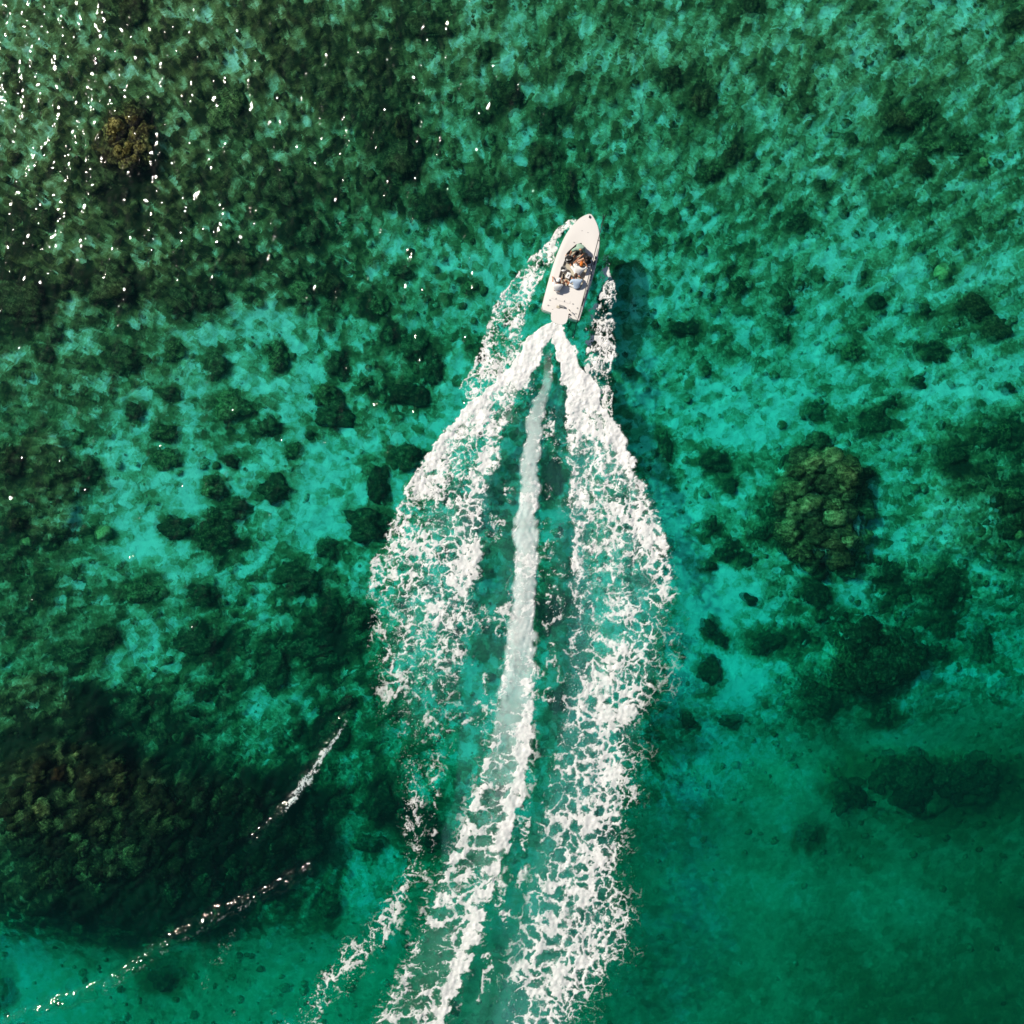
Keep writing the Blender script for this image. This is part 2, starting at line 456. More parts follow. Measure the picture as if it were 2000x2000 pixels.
# coral heads that the picture lets one pick out: x, y, half width, half depth, height (m), turn (deg), tone, label
HEADS = [
    (255, 22, 30, 26, .75, 0, 'dark', 'brown black coral head near the top edge among the first sun sparkles'),
    (192, 128, 22, 14, .45, 40, 'dark', 'narrow wedge of dark coral slanting through the sparkles'),
    (205, 352, 40, 24, .6, -30, 'dark', 'black coral ledge directly below the olive coral mound in the sparkles'),
    (375, 112, 18, 13, .45, 0, 'dark', 'small dark coral patch right of the upper sparkles'),
    (440, 215, 34, 34, .4, 20, 'olive', 'broad olive coral patch right of the olive mound in the sparkles'),
    (88, 430, 24, 18, .5, 10, 'dark', 'dark coral patch below the densest sun sparkles'),
    (50, 472, 26, 18, .45, 0, 'dark', 'dark low coral at the left edge below the densest sparkles'),
    (826, 54, 42, 24, .6, 10, 'dark', 'wide dark coral ridge on the upper reef, darkest along its far right end'),
    (784, 252, 20, 22, .8, 0, 'brown', 'rust brown coral knob standing on top of a dark coral body'),
    (784, 312, 36, 40, .75, 15, 'dark', 'big dark coral body just below the rust brown knob'),
    (843, 402, 42, 24, .8, 8, 'dark', 'wide black oval coral lying on turquoise sand up and left of the bow'),
    (756, 392, 16, 18, .5, 0, 'dark', 'small dark coral just left of the wide black oval coral'),
    (927, 370, 30, 18, .4, 0, 'dark', 'flat dark green coral right of the wide black oval coral'),
    (942, 104, 18, 17, .5, 0, 'dark', 'small dark coral beside a pale sand strip on the upper reef'),
    (986, 186, 28, 26, .55, 0, 'dark', 'mottled dark coral head right of the tall pale sand strip'),
    (945, 230, 17, 14, .45, 30, 'dark', 'small dark coral wedge below the mottled dark coral head'),
    (551, 370, 36, 30, .55, 0, 'dark', 'broad dark coral mass on the left slope of the upper reef'),
    (597, 462, 30, 20, .5, 0, 'dark', 'dark low coral below the broad mass on the left slope'),
    (722, 228, 24, 22, .5, 0, 'dark', 'dark coral lump left of the rust brown knob'),
    (1313, 155, 22, 22, .75, 0, 'dark', 'upper and darker of two round coral heads far up and right of the bow'),
    (1366, 200, 26, 24, .8, 0, 'brown', 'lower and browner of two round coral heads far up and right of the bow'),
    (1072, 235, 24, 24, .5, 0, 'dark', 'bushy dark green coral well above the bow'),
    (1055, 305, 25, 25, .7, 0, 'brown', 'round coral with a pale spot on its top, above the bow'),
    (1106, 368, 18, 38, .6, -20, 'olive', 'long upright coral lying close above the bow tip'),
    (1430, 305, 16, 20, .5, 35, 'brown', 'slanted brown coral on the sand right of the bow'),
    (1388, 340, 20, 18, .55, 0, 'olive', 'dark coral clump below the slanted brown coral'),
    (1465, 16, 18, 18, .5, 0, 'dark', 'small dark coral at the top edge over the right reef'),
    (1748, 236, 28, 24, .7, 0, 'brown', 'largest brown coral of the upper right reef with pale knobs'),
    (1792, 224, 26, 18, .5, 0, 'olive', 'olive coral touching the largest brown coral of the upper right reef'),
    (1749, 105, 13, 11, .55, 0, 'dark', 'small neat black coral above the largest brown coral'),
    (1657, 270, 13, 12, .5, 0, 'dark', 'small black coral left of the largest brown coral'),
    (1985, 45, 24, 18, .6, 0, 'brown', 'dark brown coral in the top right corner of the reef'),
    (1815, 290, 20, 16, .55, 20, 'olive', 'upper one of two close coral lumps on the right reef'),
    (1793, 330, 22, 17, .6, 0, 'brown', 'lower one of two close coral lumps on the right reef'),
    (1868, 290, 20, 14, .5, -25, 'olive', 'flat olive coral right of the two close coral lumps'),
    (1600, 365, 14, 13, .55, 0, 'dark', 'small round dark brown coral alone on the right reef'),
    (1920, 320, 10, 9, .5, 0, 'pale', 'small bright yellowish coral near the right edge of the upper reef'),
    (1555, 440, 20, 16, .4, 0, 'dark', 'dark green coral patch on turquoise sand far right of the boat'),
    (52, 592, 46, 44, .8, 0, 'dark', 'massive black coral at the left edge above a turquoise gap'),
    (222, 556, 42, 34, .75, 0, 'dark', 'massive black coral with a red brown top in the left reef'),
    (355, 592, 28, 26, .6, 0, 'dark', 'left one of a pair of dark corals beside turquoise sand'),
    (410, 586, 26, 26, .6, 0, 'dark', 'right one of a pair of dark corals beside turquoise sand'),
    (472, 510, 26, 18, .6, 0, 'brown', 'dark brown coral above the paired dark corals'),
    (110, 655, 14, 14, .5, 0, 'dark', 'small round black coral, upper of two below the black mass'),
    (94, 690, 15, 16, .5, 0, 'dark', 'small round black coral, lower of two below the black mass'),
    (248, 704, 30, 30, .65, 0, 'dark', 'round dark coral head where the left reef meets the turquoise sand'),
    (345, 686, 18, 20, .5, 0, 'olive', 'ragged coral on turquoise sand right of the round dark head'),
    (426, 716, 17, 26, .6, 0, 'dark', 'upright dark coral with a yellow fleck on turquoise sand'),
    (335, 770, 20, 12, .45, 0, 'dark', 'flat dark oval coral in the middle of the turquoise sand'),
    (265, 805, 18, 18, .5, 0, 'dark', 'small dark coral beside the narrow turquoise channel'),
    (452, 792, 42, 28, .5, 0, 'olive', 'wide low coral bank on the turquoise sand left of the wake'),
    (325, 848, 24, 16, .5, 0, 'olive', 'low oval coral in the turquoise sand with a pale streak'),
    (178, 920, 20, 24, .6, 0, 'dark', 'rounded dark coral end jutting into the turquoise sand'),
    (125, 922, 24, 20, .6, 0, 'dark', 'dark coral left of the rounded coral end'),
    (22, 895, 24, 26, .8, 0, 'dark', 'very dark coral at the left edge beside a narrow turquoise gap'),
    (330, 895, 26, 20, .4, 0, 'olive', 'loose ring of weedy coral on the turquoise sand'),
    (455, 900, 15, 13, .5, 0, 'brown', 'small brown boulder coral above the round olive boulder coral'),
    (418, 952, 22, 22, .9, 0, 'olive', 'perfectly round olive boulder coral on the turquoise sand'),
    (452, 992, 30, 22, .7, 0, 'dark', 'black coral heap touching the round olive boulder coral'),
    (640, 556, 24, 24, .65, 0, 'brown', 'brown coral head with a dark right side left of the bow wash'),
    (588, 566, 26, 26, .55, 0, 'olive', 'olive coral beside the brown coral head left of the bow wash'),
    (545, 702, 22, 24, .5, 0, 'olive', 'lone mottled coral on sand left of the long dark coral stack'),
    (660, 712, 20, 26, .6, 0, 'dark', 'uppermost dark coral of the long stack left of the wake'),
    (640, 772, 24, 22, .65, 0, 'olive', 'middle olive coral of the long stack left of the wake'),
    (650, 812, 33, 26, .7, 0, 'dark', 'lowest and widest dark coral of the long stack left of the wake'),
    (740, 602, 20, 22, .5, 0, 'olive', 'ragged coral halfway between the brown head and the bow wash'),
    (762, 655, 15, 17, .5, 0, 'dark', 'small black coral above a bright sand hole near the wake'),
    (806, 682, 26, 24, .6, 0, 'dark', 'dark coral right of the bright sand hole near the wake'),
    (846, 722, 18, 22, .55, 0, 'dark', 'dark coral closest to the left wash of the boat'),
    (712, 750, 15, 12, .5, 0, 'olive', 'small olive coral between the long stack and the wide dark coral'),
    (790, 770, 42, 26, .55, 0, 'dark', 'wide dark coral bank just left of the spreading wake'),
    (785, 532, 22, 13, .45, 20, 'dark', 'slanted dark coral below the wide black oval coral'),
    (916, 562, 15, 16, .4, 0, 'olive', 'little olive coral close to the left bow wash'),
    (934, 690, 16, 14, .4, 0, 'dark', 'little dark coral under the left bow wash edge'),
    (526, 834, 20, 20, .6, 0, 'dark', 'round blue black coral on turquoise sand left of the long stack'),
    (576, 880, 18, 14, .35, -20, 'olive', 'pale olive coral on the broad turquoise sand'),
    (606, 851, 10, 9, .35, 0, 'dark', 'tiny dark coral dot below the long stack'),
    (790, 895, 30, 24, .6, 0, 'dark', 'dark coral touching the left edge of the wake, uppermost of three'),
    (738, 945, 20, 34, .6, 0, 'dark', 'upright dark coral left of the wake, middle of three'),
    (715, 1025, 42, 32, .7, 0, 'dark', 'large dark coral with a yellow fleck at the left wake edge, lowest of three'),
    (540, 955, 30, 26, .6, 0, 'dark', 'dark coral head alone in the wide turquoise sand'),
    (1440, 562, 16, 15, .5, 0, 'olive', 'small round olive coral right of the boat shadow'),
    (1335, 642, 30, 14, .35, 0, 'dark', 'flat dark green coral right of the boat shadow'),
    (1298, 872, 13, 28, .4, 0, 'dark', 'narrow upright dark coral right of the wake'),
    (1398, 906, 26, 18, .5, 0, 'dark', 'black coral bank in the sand right of the wake'),
    (1425, 950, 16, 14, .5, 0, 'dark', 'dark coral dot below the black bank right of the wake'),
    (1530, 600, 17, 17, .75, 0, 'dark', 'solitary round black coral on the turquoise sand far right'),
    (1530, 652, 13, 18, .4, 0, 'dark', 'small dark coral just under the solitary round black coral'),
    (1710, 590, 16, 15, .5, 0, 'dark', 'small dark coral halfway to the right edge'),
    (1805, 605, 15, 13, .45, 0, 'dark', 'small dark green coral left of the long brown coral'),
    (1895, 600, 36, 22, .6, 15, 'brown', 'long brown coral with a pale end near the right edge'),
    (1940, 645, 30, 22, .55, 0, 'brown', 'brown mottled coral at the right edge below the long brown coral'),
    (1663, 686, 22, 18, .5, 0, 'olive', 'olive topped dark coral above the big coral bommie'),
    (1836, 534, 14, 13, .6, 0, 'pale', 'bright yellow coral above the long brown coral'),
    (1822, 686, 22, 18, .5, 0, 'dark', 'blue green dark coral right of the olive topped coral'),
    (1790, 748, 18, 12, .45, 0, 'dark', 'flat dark coral between the right edge and the big bommie'),
    (1736, 786, 16, 12, .5, 20, 'dark', 'small black coral up and right of the big bommie'),
    (1710, 822, 25, 24, .6, 0, 'dark', 'black coral directly up and right of the big bommie'),
    (1588, 806, 22, 16, .4, -15, 'dark', 'flat dark weed coral just above the big bommie'),
    (1965, 756, 12, 11, .5, 0, 'dark', 'tiny black coral by the right edge'),
    (1956, 846, 20, 24, .5, 0, 'olive', 'olive coral by the right edge beside the dark slope'),
    (1860, 896, 22, 24, .6, 0, 'dark', 'black coral in the dark slope right of the big bommie'),
    (36, 1020, 20, 16, .7, 0, 'brown', 'orange brown coral at the left edge, upper of the yellowish pair'),
    (58, 1058, 12, 9, .7, 0, 'pale', 'bright yellow boulder coral at the left edge'),
    (206, 1042, 16, 15, .6, 0, 'pale', 'pale yellow boulder coral on the turquoise sand at left'),
    (345, 1032, 32, 22, .65, 0, 'dark', 'black flat coral left of the mottled coral heap'),
    (420, 1030, 34, 42, .7, 0, 'olive', 'tall mottled coral heap under the black heap and round boulder'),
    (400, 1160, 26, 22, .6, 0, 'dark', 'dark coral between two arms of turquoise sand'),
    (388, 1250, 42, 28, .6, 0, 'dark', 'wide dark coral where the turquoise sand narrows'),
    (210, 1240, 24, 22, .6, 0, 'brown', 'brown coral beside the narrow green gap at left'),
    (150, 1275, 30, 18, .55, 0, 'dark', 'low black coral left of the brown coral by the gap'),
    (275, 1155, 40, 22, .45, 0, 'olive', 'low olive coral bank below the pale boulder coral'),
    (270, 1380, 28, 22, .7, 0, 'dark', 'red black coral deep in the lower left reef'),
    (580, 1130, 42, 30, .65, 0, 'dark', 'broad dark coral with yellow specks left of the wake'),
    (640, 1072, 20, 20, .55, 0, 'dark', 'dark coral just above the broad yellow-specked coral'),
    (640, 1200, 30, 34, .6, 0, 'dark', 'dark coral below the broad yellow-specked coral'),
    (706, 1205, 20, 24, .65, 0, 'brown', 'brown topped coral half under the wake foam'),
    (590, 1262, 60, 20, .55, 5, 'dark', 'long dark coral ridge left of the fading foam'),
    (650, 1288, 30, 16, .5, 0, 'dark', 'dark coral at the lower end of the long ridge'),
    (535, 1305, 26, 36, .55, 0, 'dark', 'upright dark coral below the left end of the long ridge'),
    (662, 1376, 28, 12, .55, -15, 'dark', 'flat black coral just above the breaking wave crest'),
    (650, 1432, 30, 26, .6, 0, 'dark', 'black coral under the upper tip of the wave crest'),
    (582, 1430, 12, 14, .4, 0, 'dark', 'small dark coral left of the wave crest'),
    (1386, 1028, 14, 18, .45, 20, 'dark', 'small dark coral right of the wake on clear sand, uppermost of its cluster'),
    (1415, 1080, 16, 18, .45, 0, 'dark', 'dark green coral right of the wake, second of its cluster'),
    (1388, 1105, 13, 9, .45, 0, 'dark', 'little flat black coral right of the wake, leftmost of its cluster'),
    (1455, 1095, 13, 13, .4, 0, 'dark', 'little dark coral close below and left of the big bommie'),
    (1462, 1170, 16, 10, .4, 25, 'dark', 'slanted dark coral alone on bright sand right of the wake'),
    (1384, 1226, 15, 18, .5, -30, 'dark', 'slanted dark coral beside the fading right foam'),
    (1408, 1250, 12, 12, .4, 0, 'dark', 'small dim coral touching the slanted coral by the right foam'),
    (1495, 1252, 34, 22, .5, -20, 'dark', 'wide dark coral on bright sand left of the large dim reef'),
    (1384, 1308, 22, 30, .4, 15, 'dark', 'large dim coral right of the foam on clear sand'),
    (1420, 1405, 24, 16, .5, 0, 'dark', 'dim oval coral on the slope right of the wake'),
    (1338, 1405, 20, 18, .5, 0, 'dark', 'dim coral close to the right foam on the slope'),
    (1590, 1155, 26, 32, .55, 0, 'dark', 'dark coral tail directly below the big bommie'),
    (1601, 1200, 13, 14, .5, 0, 'dark', 'round black end of the tail below the big bommie'),
    (1642, 1200, 14, 13, .4, 0, 'dark', 'small dark coral on bright sand below the big bommie'),
    (1730, 1116, 20, 22, .5, 0, 'dark', 'dark bushy coral down and right of the big bommie'),
    (1850, 1140, 22, 34, .6, 0, 'dark', 'upright black coral on the right slope'),
    (1840, 1226, 18, 18, .6, 0, 'dark', 'round dark coral on the right slope above clear green sand'),
    (1916, 1246, 18, 26, .6, 0, 'dark', 'upright dark coral near the right edge of the slope'),
    (1830, 1272, 20, 14, .5, 40, 'dark', 'slanted dark coral below the round coral on the right slope'),
    (1594, 1366, 32, 26, .6, -15, 'dark', 'dark coral at the lower left foot of the large dim reef'),
    (1720, 1390, 18, 22, .5, 0, 'dark', 'dim coral below the right half of the large dim reef'),
    (1572, 1620, 24, 24, .5, 0, 'dark', 'dim coral on the deep slope in the lower right'),
    (665, 1533, 10, 8, .4, 0, 'dark', 'tiny ring coral on sand right of the wave crest'),
    (665, 1567, 21, 14, .6, -10, 'dark', 'oval dark coral on sand right of the wave crest'),
    (747, 1562, 24, 40, .6, 20, 'dark', 'long curved black coral beside the left trail of foam'),
    (725, 1645, 28, 20, .6, 15, 'dark', 'dark oval coral with wavy edge beside the left trail of foam'),
    (828, 1612, 44, 40, .6, 0, 'dark', 'dark coral half hidden under the left trail of foam'),
    (645, 1760, 23, 30, .8, 25, 'dark', 'lone tall dark coral on the open sand of the lower left'),
    (330, 1905, 34, 28, .9, 0, 'dark', 'round dark coral just under the line of sparkles'),
    (8, 1935, 18, 36, .8, 0, 'dark', 'dark coral cut by the lower left edge'),
    (462, 1735, 26, 14, .6, -25, 'dark', 'dark coral just above the line of sparkles'),
    (240, 1800, 46, 34, .9, 0, 'dark', 'black rounded foot of the lower left reef'),
    (590, 1625, 50, 56, 1.0, 0, 'dark', 'black rounded end of the lower left reef by the wave crest'),
    (1080, 935, 16, 34, .4, 0, 'dark', 'dark coral seen between the centre wash and the right foam'),
    (1075, 1190, 22, 32, .5, 0, 'dark', 'dark coral under the gap right of the centre wash'),
    (1088, 1365, 22, 22, .5, 0, 'dark', 'dim coral under the gap right of the centre wash, lowest there'),
]
# reef masses that rise from the sand: x, y, half width, half depth, rise (m)
MASSES = [
    (140, 1600, 230, 170, 1.2), (420, 1620, 210, 120, 1.0), (60, 1450, 150, 140, .6), (350, 1740, 130, 70, .9),
    (70, 950, 90, 120, .4), (1700, 1285, 95, 70, .7), (1900, 1010, 120, 90, .3), (250, 285, 60, 70, .4), (1790, 1520, 190, 60, .35),
    (1600, 990, 85, 120, .85),
]

# stretches of bottom grown over with dark coral and weed: x, y, half width, half depth, how dense
DARK_REEF = [
    (560, 1550, 90, 120, .3), (250, 1410, 190, 80, .15), (330, 1650, 330, 165, .42), (150, 1470, 230, 140, .35), (250, 285, 55, 70, .25), (60, 600, 90, 70, .25), (230, 560, 110, 50, .2),
    (60, 1150, 110, 130, .18), (590, 1260, 110, 60, .2), (1700, 1285, 90, 65, .32), (1800, 1520, 210, 65, .22), (1920, 920, 90, 60, .15), (1750, 1130, 130, 50, .15),
    (390, 1250, 60, 40, .2), (640, 25, 130, 30, .1), (820, 60, 60, 40, .2), (600, 100, 140, 60, .12), (250, 420, 160, 60, .12), (560, 430, 80, 60, .15),
]


def depth_at(px, py):
    z = -bilerp(DEPTH, (px - 100) / 200, (py - 100) / 200)
    up = np.zeros(px.shape)
    for (x, y, a, b, h) in MASSES:
        d = np.sqrt(((px - x) / a) ** 2 + ((py - y) / b) ** 2) + 0.6 * (fbm(px / 50, py / 50, 4, 5) - 0.5)
        up = np.maximum(up, h * sstep(1.0, 0.80, d))
    return z + up


def cover_at(px, py):
    wx = px + 60 * (fbm(px / 70, py / 70, 3, 21) - 0.5); wy = py + 60 * (fbm(px / 70, py / 70, 3, 31) - 0.5)
    c = bilerp(COVER, (wx - 50) / 100, (wy - 50) / 100)
    c = c / 9.0
    for (x, y, a, b_, h) in DARK_REEF:
        d = np.sqrt(((wx - x) / a) ** 2 + ((wy - y) / b_) ** 2) + .5 * (fbm(px / 45, py / 45, 3, 25) - .5)
        c = c + h * sstep(1.1, .6, d) * (.25 + .9 * sstep(.36, .52, fbm(px / 75, py / 75, 3, 27)))
    return c + .075 * sstep(650, 350, py) * (1 - .4 * sstep(1100, 1500, px))


def axis(core, step, far):
    a = np.arange(-core, core + step * 0.5, step)
    ext = []
    v = core; d = step
    while v < far:
        d *= 1.35; v += d; ext.append(v)
    ext = np.array(ext)
    return np.concatenate([-ext[::-1], a, ext])


def grid_faces(nx, ny):
    i = np.arange(nx - 1)[:, None] * ny + np.arange(ny - 1)[None, :]
    i = i.ravel()
    return np.stack([i, i + ny, i + ny + 1, i + 1], 1)


def build_seabed():
    ax = axis(30.5, 0.10, 380)
    X, Y = np.meshgrid(ax, ax, indexing='ij')
    px = 1000 + X / S; py = 1000 - Y / S
    # parallax of the depth: refer every point back to the water plane it is seen through
    z0 = depth_at(np.clip(px, -200, 2200), np.clip(py, -200, 2200))
    k = H / (H - z0)
    px = 1000 + X * k / S; py = 1000 - Y * k / S
    z = depth_at(np.clip(px, -200, 2200), np.clip(py, -200, 2200))
    cv = cover_at(px, py)
    wx = px + 26 * (fbm(px / 16, py / 16, 3, 71) - .5); wy = py + 26 * (fbm(px / 16, py / 16, 3, 73) - .5)
    skirt = np.zeros(px.shape)
    for (hx, hy, ha, hb, hh, hr, tone, lab) in HEADS:
        m = (np.abs(px - hx) < ha * 2.6 + 15) & (np.abs(py - hy) < hb * 2.6 + 15)
        d = np.sqrt(((wx[m] - hx) / (ha * 1.5)) ** 2 + ((wy[m] - hy) / (hb * 1.5)) ** 2)
        skirt[m] = np.maximum(skirt[m], sstep(1.35, .6, d))
    lump = fbm(X * 1.1, Y * 1.1, 4, 9) - 0.5
    f1, f2 = worley(X * 1.35 + fbm(X * 2, Y * 2, 2, 3), Y * 1.35 + fbm(X * 2, Y * 2, 2, 4), 2)
    dome = np.clip(0.62 - f1, 0, 1)
    rough = 0.15 + 0.85 * cv
    deep = sstep(-4.2, -6.2, z)
    z = z + (0.30 * lump + 0.42 * dome * sstep(.2, .7, cv + lump * .5)) * rough * (1 - .6 * deep) + 0.03 * (vnoise(X * 6, Y * 6, 8) - .5)
    # the reef patches a step apart in tone: small patches over large ones
    cov = 0.0 + 0.86 * cv + .30 * skirt + (0.28 * lump + 0.36 * (fbm(X * .45, Y * .45, 3, 14) - .5)) * (1 - .5 * deep)
    cov = cov + 0.10 * dome * cv
    mott = (1.0 + 0.35 * cv) * (1 - .72 * deep)
    verts = np.stack([X, Y, z], -1).reshape(-1, 3)
    me = np_mesh('seabed', verts, grid_faces(len(ax), len(ax)))
    for nm, arr in (('cover', cov), ('mottle', mott)):
        a = me.attributes.new(nm, 'FLOAT', 'POINT')
        a.data.foreach_set('value', np.clip(arr, 0, 2).astype(np.float32).ravel())
    o = link('seabed', me, M_SEABED)
    tag(o, 'pale sand and reef rubble under the clear green water', kind='structure')


build_seabed()


def bed_pos(px, py, lift=0.0):
    z = float(depth_at(np.array([float(px)]), np.array([float(py)]))[0]) + lift
    return W(px, py, z)


# ------------------------------------------------------------------ rubble: thousands of low lumps, one object
def ico(sub):
    bm = bmesh.new()
    bmesh.ops.create_icosphere(bm, subdivisions=sub, radius=1.0)
    v = np.array([p.co[:] for p in bm.verts], dtype=np.float32)
    f = np.array([[q.index for q in p.verts] for p in bm.faces], dtype=np.int32)
    bm.free()
    return v, f


def build_rubble():
    v0, f0 = ico(1)
    keep = 6500
    px = rng.uniform(-60, 2060, keep * 3); py = rng.uniform(-60, 2060, keep * 3)
    c = cover_at(px, py) + 0.35 * (fbm(px / 30, py / 30, 3, 40) - .5)
    deep = sstep(1500, 1800, py) * sstep(900, 1300, px)
    p = np.clip(c * 1.5 - .30, .02, 1) * (1 - .96 * deep)
    sel = np.where(rng.rand(len(px)) < p)[0][:keep]
    px, py, c = px[sel], py[sel], c[sel]
    n = len(px)
    z = depth_at(px, py)
    k = S * (H - z) / H
    X = (px - 1000) * k; Y = (1000 - py) * k
    r = 0.05 + 0.22 * rng.rand(n) ** 3.0 + 0.08 * rng.rand(n) * np.clip(c, 0, 1)
    lob = rng.uniform(.72, 1.28, (n, len(v0), 1))
    V = v0[None] * lob
    sc_ = np.stack([r * rng.uniform(.8, 1.3, n), r * rng.uniform(.8, 1.3, n), r * rng.uniform(.30, .65, n)], -1)
    V = V * sc_[:, None, :]
    an = rng.uniform(0, 6.283, n); ca, sa = np.cos(an)[:, None], np.sin(an)[:, None]
    x = V[..., 0] * ca - V[..., 1] * sa; y = V[..., 0] * sa + V[..., 1] * ca
    V = np.stack([x + X[:, None], y + Y[:, None], V[..., 2] + (z + r * .25)[:, None]], -1)
    F = f0[None] + (np.arange(n) * len(v0))[:, None, None]
    me = np_mesh('coral_rubble', V.reshape(-1, 3), tris=F.reshape(-1, 3))
    tint = np.repeat(rng.uniform(-.26, .26, n) + .2 * (rng.rand(n) < .05) + np.clip(.52 - c, -.6, .4) * .75, len(v0)).astype(np.float32)
    a = me.attributes.new('tint', 'FLOAT', 'POINT'); a.data.foreach_set('value', tint)
    tag(link('coral_rubble', me, M_RUBBLE), 'small turf covered coral rubble scattered over the bottom', kind='stuff')


build_rubble()

ICO = {s: ico(s) for s in (2, 3, 4)}


def coral_mesh(name, rx, ry, h, sub, seed, tint=0.0):
    """a cauliflower dome: knobs on knobs, ragged skirt"""
    v0, f0 = ICO[sub]
    off = Vector((seed * 3.17, seed * 1.71, seed * 0.93))
    out = np.empty_like(v0)
    for i, p in enumerate(v0):
        d = Vector(p.tolist())
        q = Vector((d.x * rx, d.y * ry, d.z * h))
        r = 1.0 + 0.62 * mnoise.noise(d * 1.25 + off) + 0.24 * mnoise.noise(d * 3.1 + off) + 0.16 * mnoise.noise(q * 7.0 + off)
        dist, _ = mnoise.voronoi(q * 3.3 + off)
        r += 0.30 * (0.45 - min(dist[0], 0.9))
        out[i] = (d.x * rx * r, d.y * ry * r, max(d.z, -0.35) * h * r)
    me = np_mesh(name, out, tris=f0)
    a = me.attributes.new('tint', 'FLOAT', 'POINT')
    a.data.foreach_set('value', np.full(len(out), tint, np.float32))
    return me


for i, (x, y, a, b, h, rot, tone, lab) in enumerate(HEADS):
    big = a * b > 900
    h *= 0.6
    me = coral_mesh('coral', a * S * 1.02, b * S * 1.02, h, 4 if a * b > 260 else 3, i + 1, random.uniform(-.06, .14))
    o = link('coral', me, M_CORAL[tone])
    o.location = bed_pos(x, y, 0.02)
    o.rotation_euler = (0, 0, -math.radians(rot))
    tag(o, lab, 'coral', 'coral heads standing on the bottom')


rk = random.Random(3)


def bommie(name, cx, cy, knobs, label, base_h, tint=0.0):
    """a large coral tower made of many joined coral knobs"""
    root = empty(name, bed_pos(cx, cy))
    tag(root, label, 'coral', 'coral heads standing on the bottom')
    inv = root.location
    fine = []
    for (x, y, r, h, tone) in knobs:
        for _ in range(3 if r > 18 else 1):
            t = rk.uniform(0, 6.283)
            q = r * rk.uniform(.25, .75) if r > 18 else 0
            fine.append((x + q * math.cos(t), y + q * math.sin(t), r * rk.uniform(.42, .80) if r > 18 else r, h * rk.uniform(.75, 1.1), tone))
    for j, (x, y, r, h, tone) in enumerate(fine):
        me = coral_mesh('coral_knob', r * S, r * S * random.uniform(.8, 1.15), h * .36, 2 if r < 12 else 3, 300 + j * 7 + int(cx), tint + (random.uniform(-.34, .16) if tint < 0 else random.uniform(-.16, .12)))
        k = link('coral_knob', me, M_CORAL[tone], root)
        k.location = bed_pos(x, y, h * .35) - inv
        k.rotation_euler = (0, 0, random.uniform(0, 6))


# the big bommie right of the wake: knob tones follow the photograph
bommie('coral_bommie', 1600, 990, [
    (1562, 885, 26, .9, 'dark'), (1598, 872, 24, 1.0, 'dark'), (1615, 890, 22, .9, 'dark'), (1570, 920, 30, 1.2, 'olive'),
    (1610, 918, 32, 1.3, 'olive'), (1655, 925, 30, 1.3, 'olive'), (1678, 935, 22, 1.1, 'brown'), (1545, 950, 26, 1.0, 'olive'),
    (1590, 950, 34, 1.0, 'dark'), (1632, 950, 28, 1.0, 'dark'), (1660, 965, 28, 1.2, 'olive'), (1525, 985, 30, .9, 'dark'),
    (1556, 985, 26, 1.1, 'olive'), (1588, 990, 28, 1.2, 'olive'), (1625, 1000, 30, 1.2, 'olive'), (1662, 1000, 30, 1.0, 'dark'),
    (1688, 975, 20, .9, 'dark'), (1510, 1025, 24, .7, 'dark'), (1545, 1025, 30, 1.0, 'olive'), (1585, 1030, 28, 1.0, 'dark'),
    (1625, 1040, 30, 1.0, 'dark'), (1665, 1040, 32, 1.1, 'olive'), (1540, 1062, 28, .9, 'dark'), (1580, 1068, 30, 1.0, 'olive'),
    (1622, 1078, 32, 1.1, 'brown'), (1668, 1075, 28, 1.2, 'olive'), (1640, 1100, 26, .9, 'olive'), (1600, 1102, 26, .8, 'dark'),
    (1572, 1095, 22, .9, 'olive'), (1682, 1050, 22, 1.1, 'olive'), (1490, 1040, 16, .6, 'dark'), (1535, 905, 18, .6, 'dark'),
], 'big olive coral bommie standing alone on turquoise sand right of the wake', 1.0, .10)


def knob_field(cx, cy, a, b, n, tones, hmin, hmax, rmin, rmax):
    out = []
    for _ in range(n):
        t = rk.uniform(0, 6.283); q = math.sqrt(rk.random())
        out.append((cx + a * q * math.cos(t), cy + b * q * math.sin(t), rk.uniform(rmin, rmax), rk.uniform(hmin, hmax), rk.choice(tones)))
    return out


bommie('coral_bommie', 250, 280, knob_field(250, 280, 46, 52, 20, ('olive', 'olive', 'dark'), .5, .9, 16, 26),
       'olive coral mound with a black foot among the sun sparkles', .8)
bommie('coral_bommie', 150, 1600, knob_field(150, 1590, 130, 140, 85, ('olive', 'dark', 'dark', 'olive'), .5, 1.1, 16, 30) +
       [(118, 1510, 16, 1.2, 'brown'), (60, 1600, 20, 1.2, 'olive'), (190, 1610, 26, 1.2, 'olive'), (130, 1700, 24, 1.0, 'olive'), (85, 1715, 20, 1.0, 'olive')],
       'great dark reef with yellow olive knobs filling the lower left', 1.1, -.10)
bommie('coral_bommie', 370, 1640, knob_field(400, 1640, 190, 105, 95, ('dark', 'dark', 'olive'), .4, .9, 19, 32),
       'nearly black reef between the yellow knobbed reef and the wave crest', 1.0, -.16)
bommie('coral_bommie', 1700, 1285, knob_field(1700, 1285, 85, 60, 30, ('dark', 'dark', 'olive'), .4, .8, 18, 34),
       'large dim reef on the slope below the big olive bommie', .8)
bommie('coral_bommie', 1982, 1005, knob_field(1985, 1005, 32, 40, 14, ('brown', 'dark', 'dark', 'olive'), .5, .9, 12, 22) + [(1990, 1045, 10, 1.1, 'pale')],
       'dark brown reef with yellow spots cut by the right edge', .8)
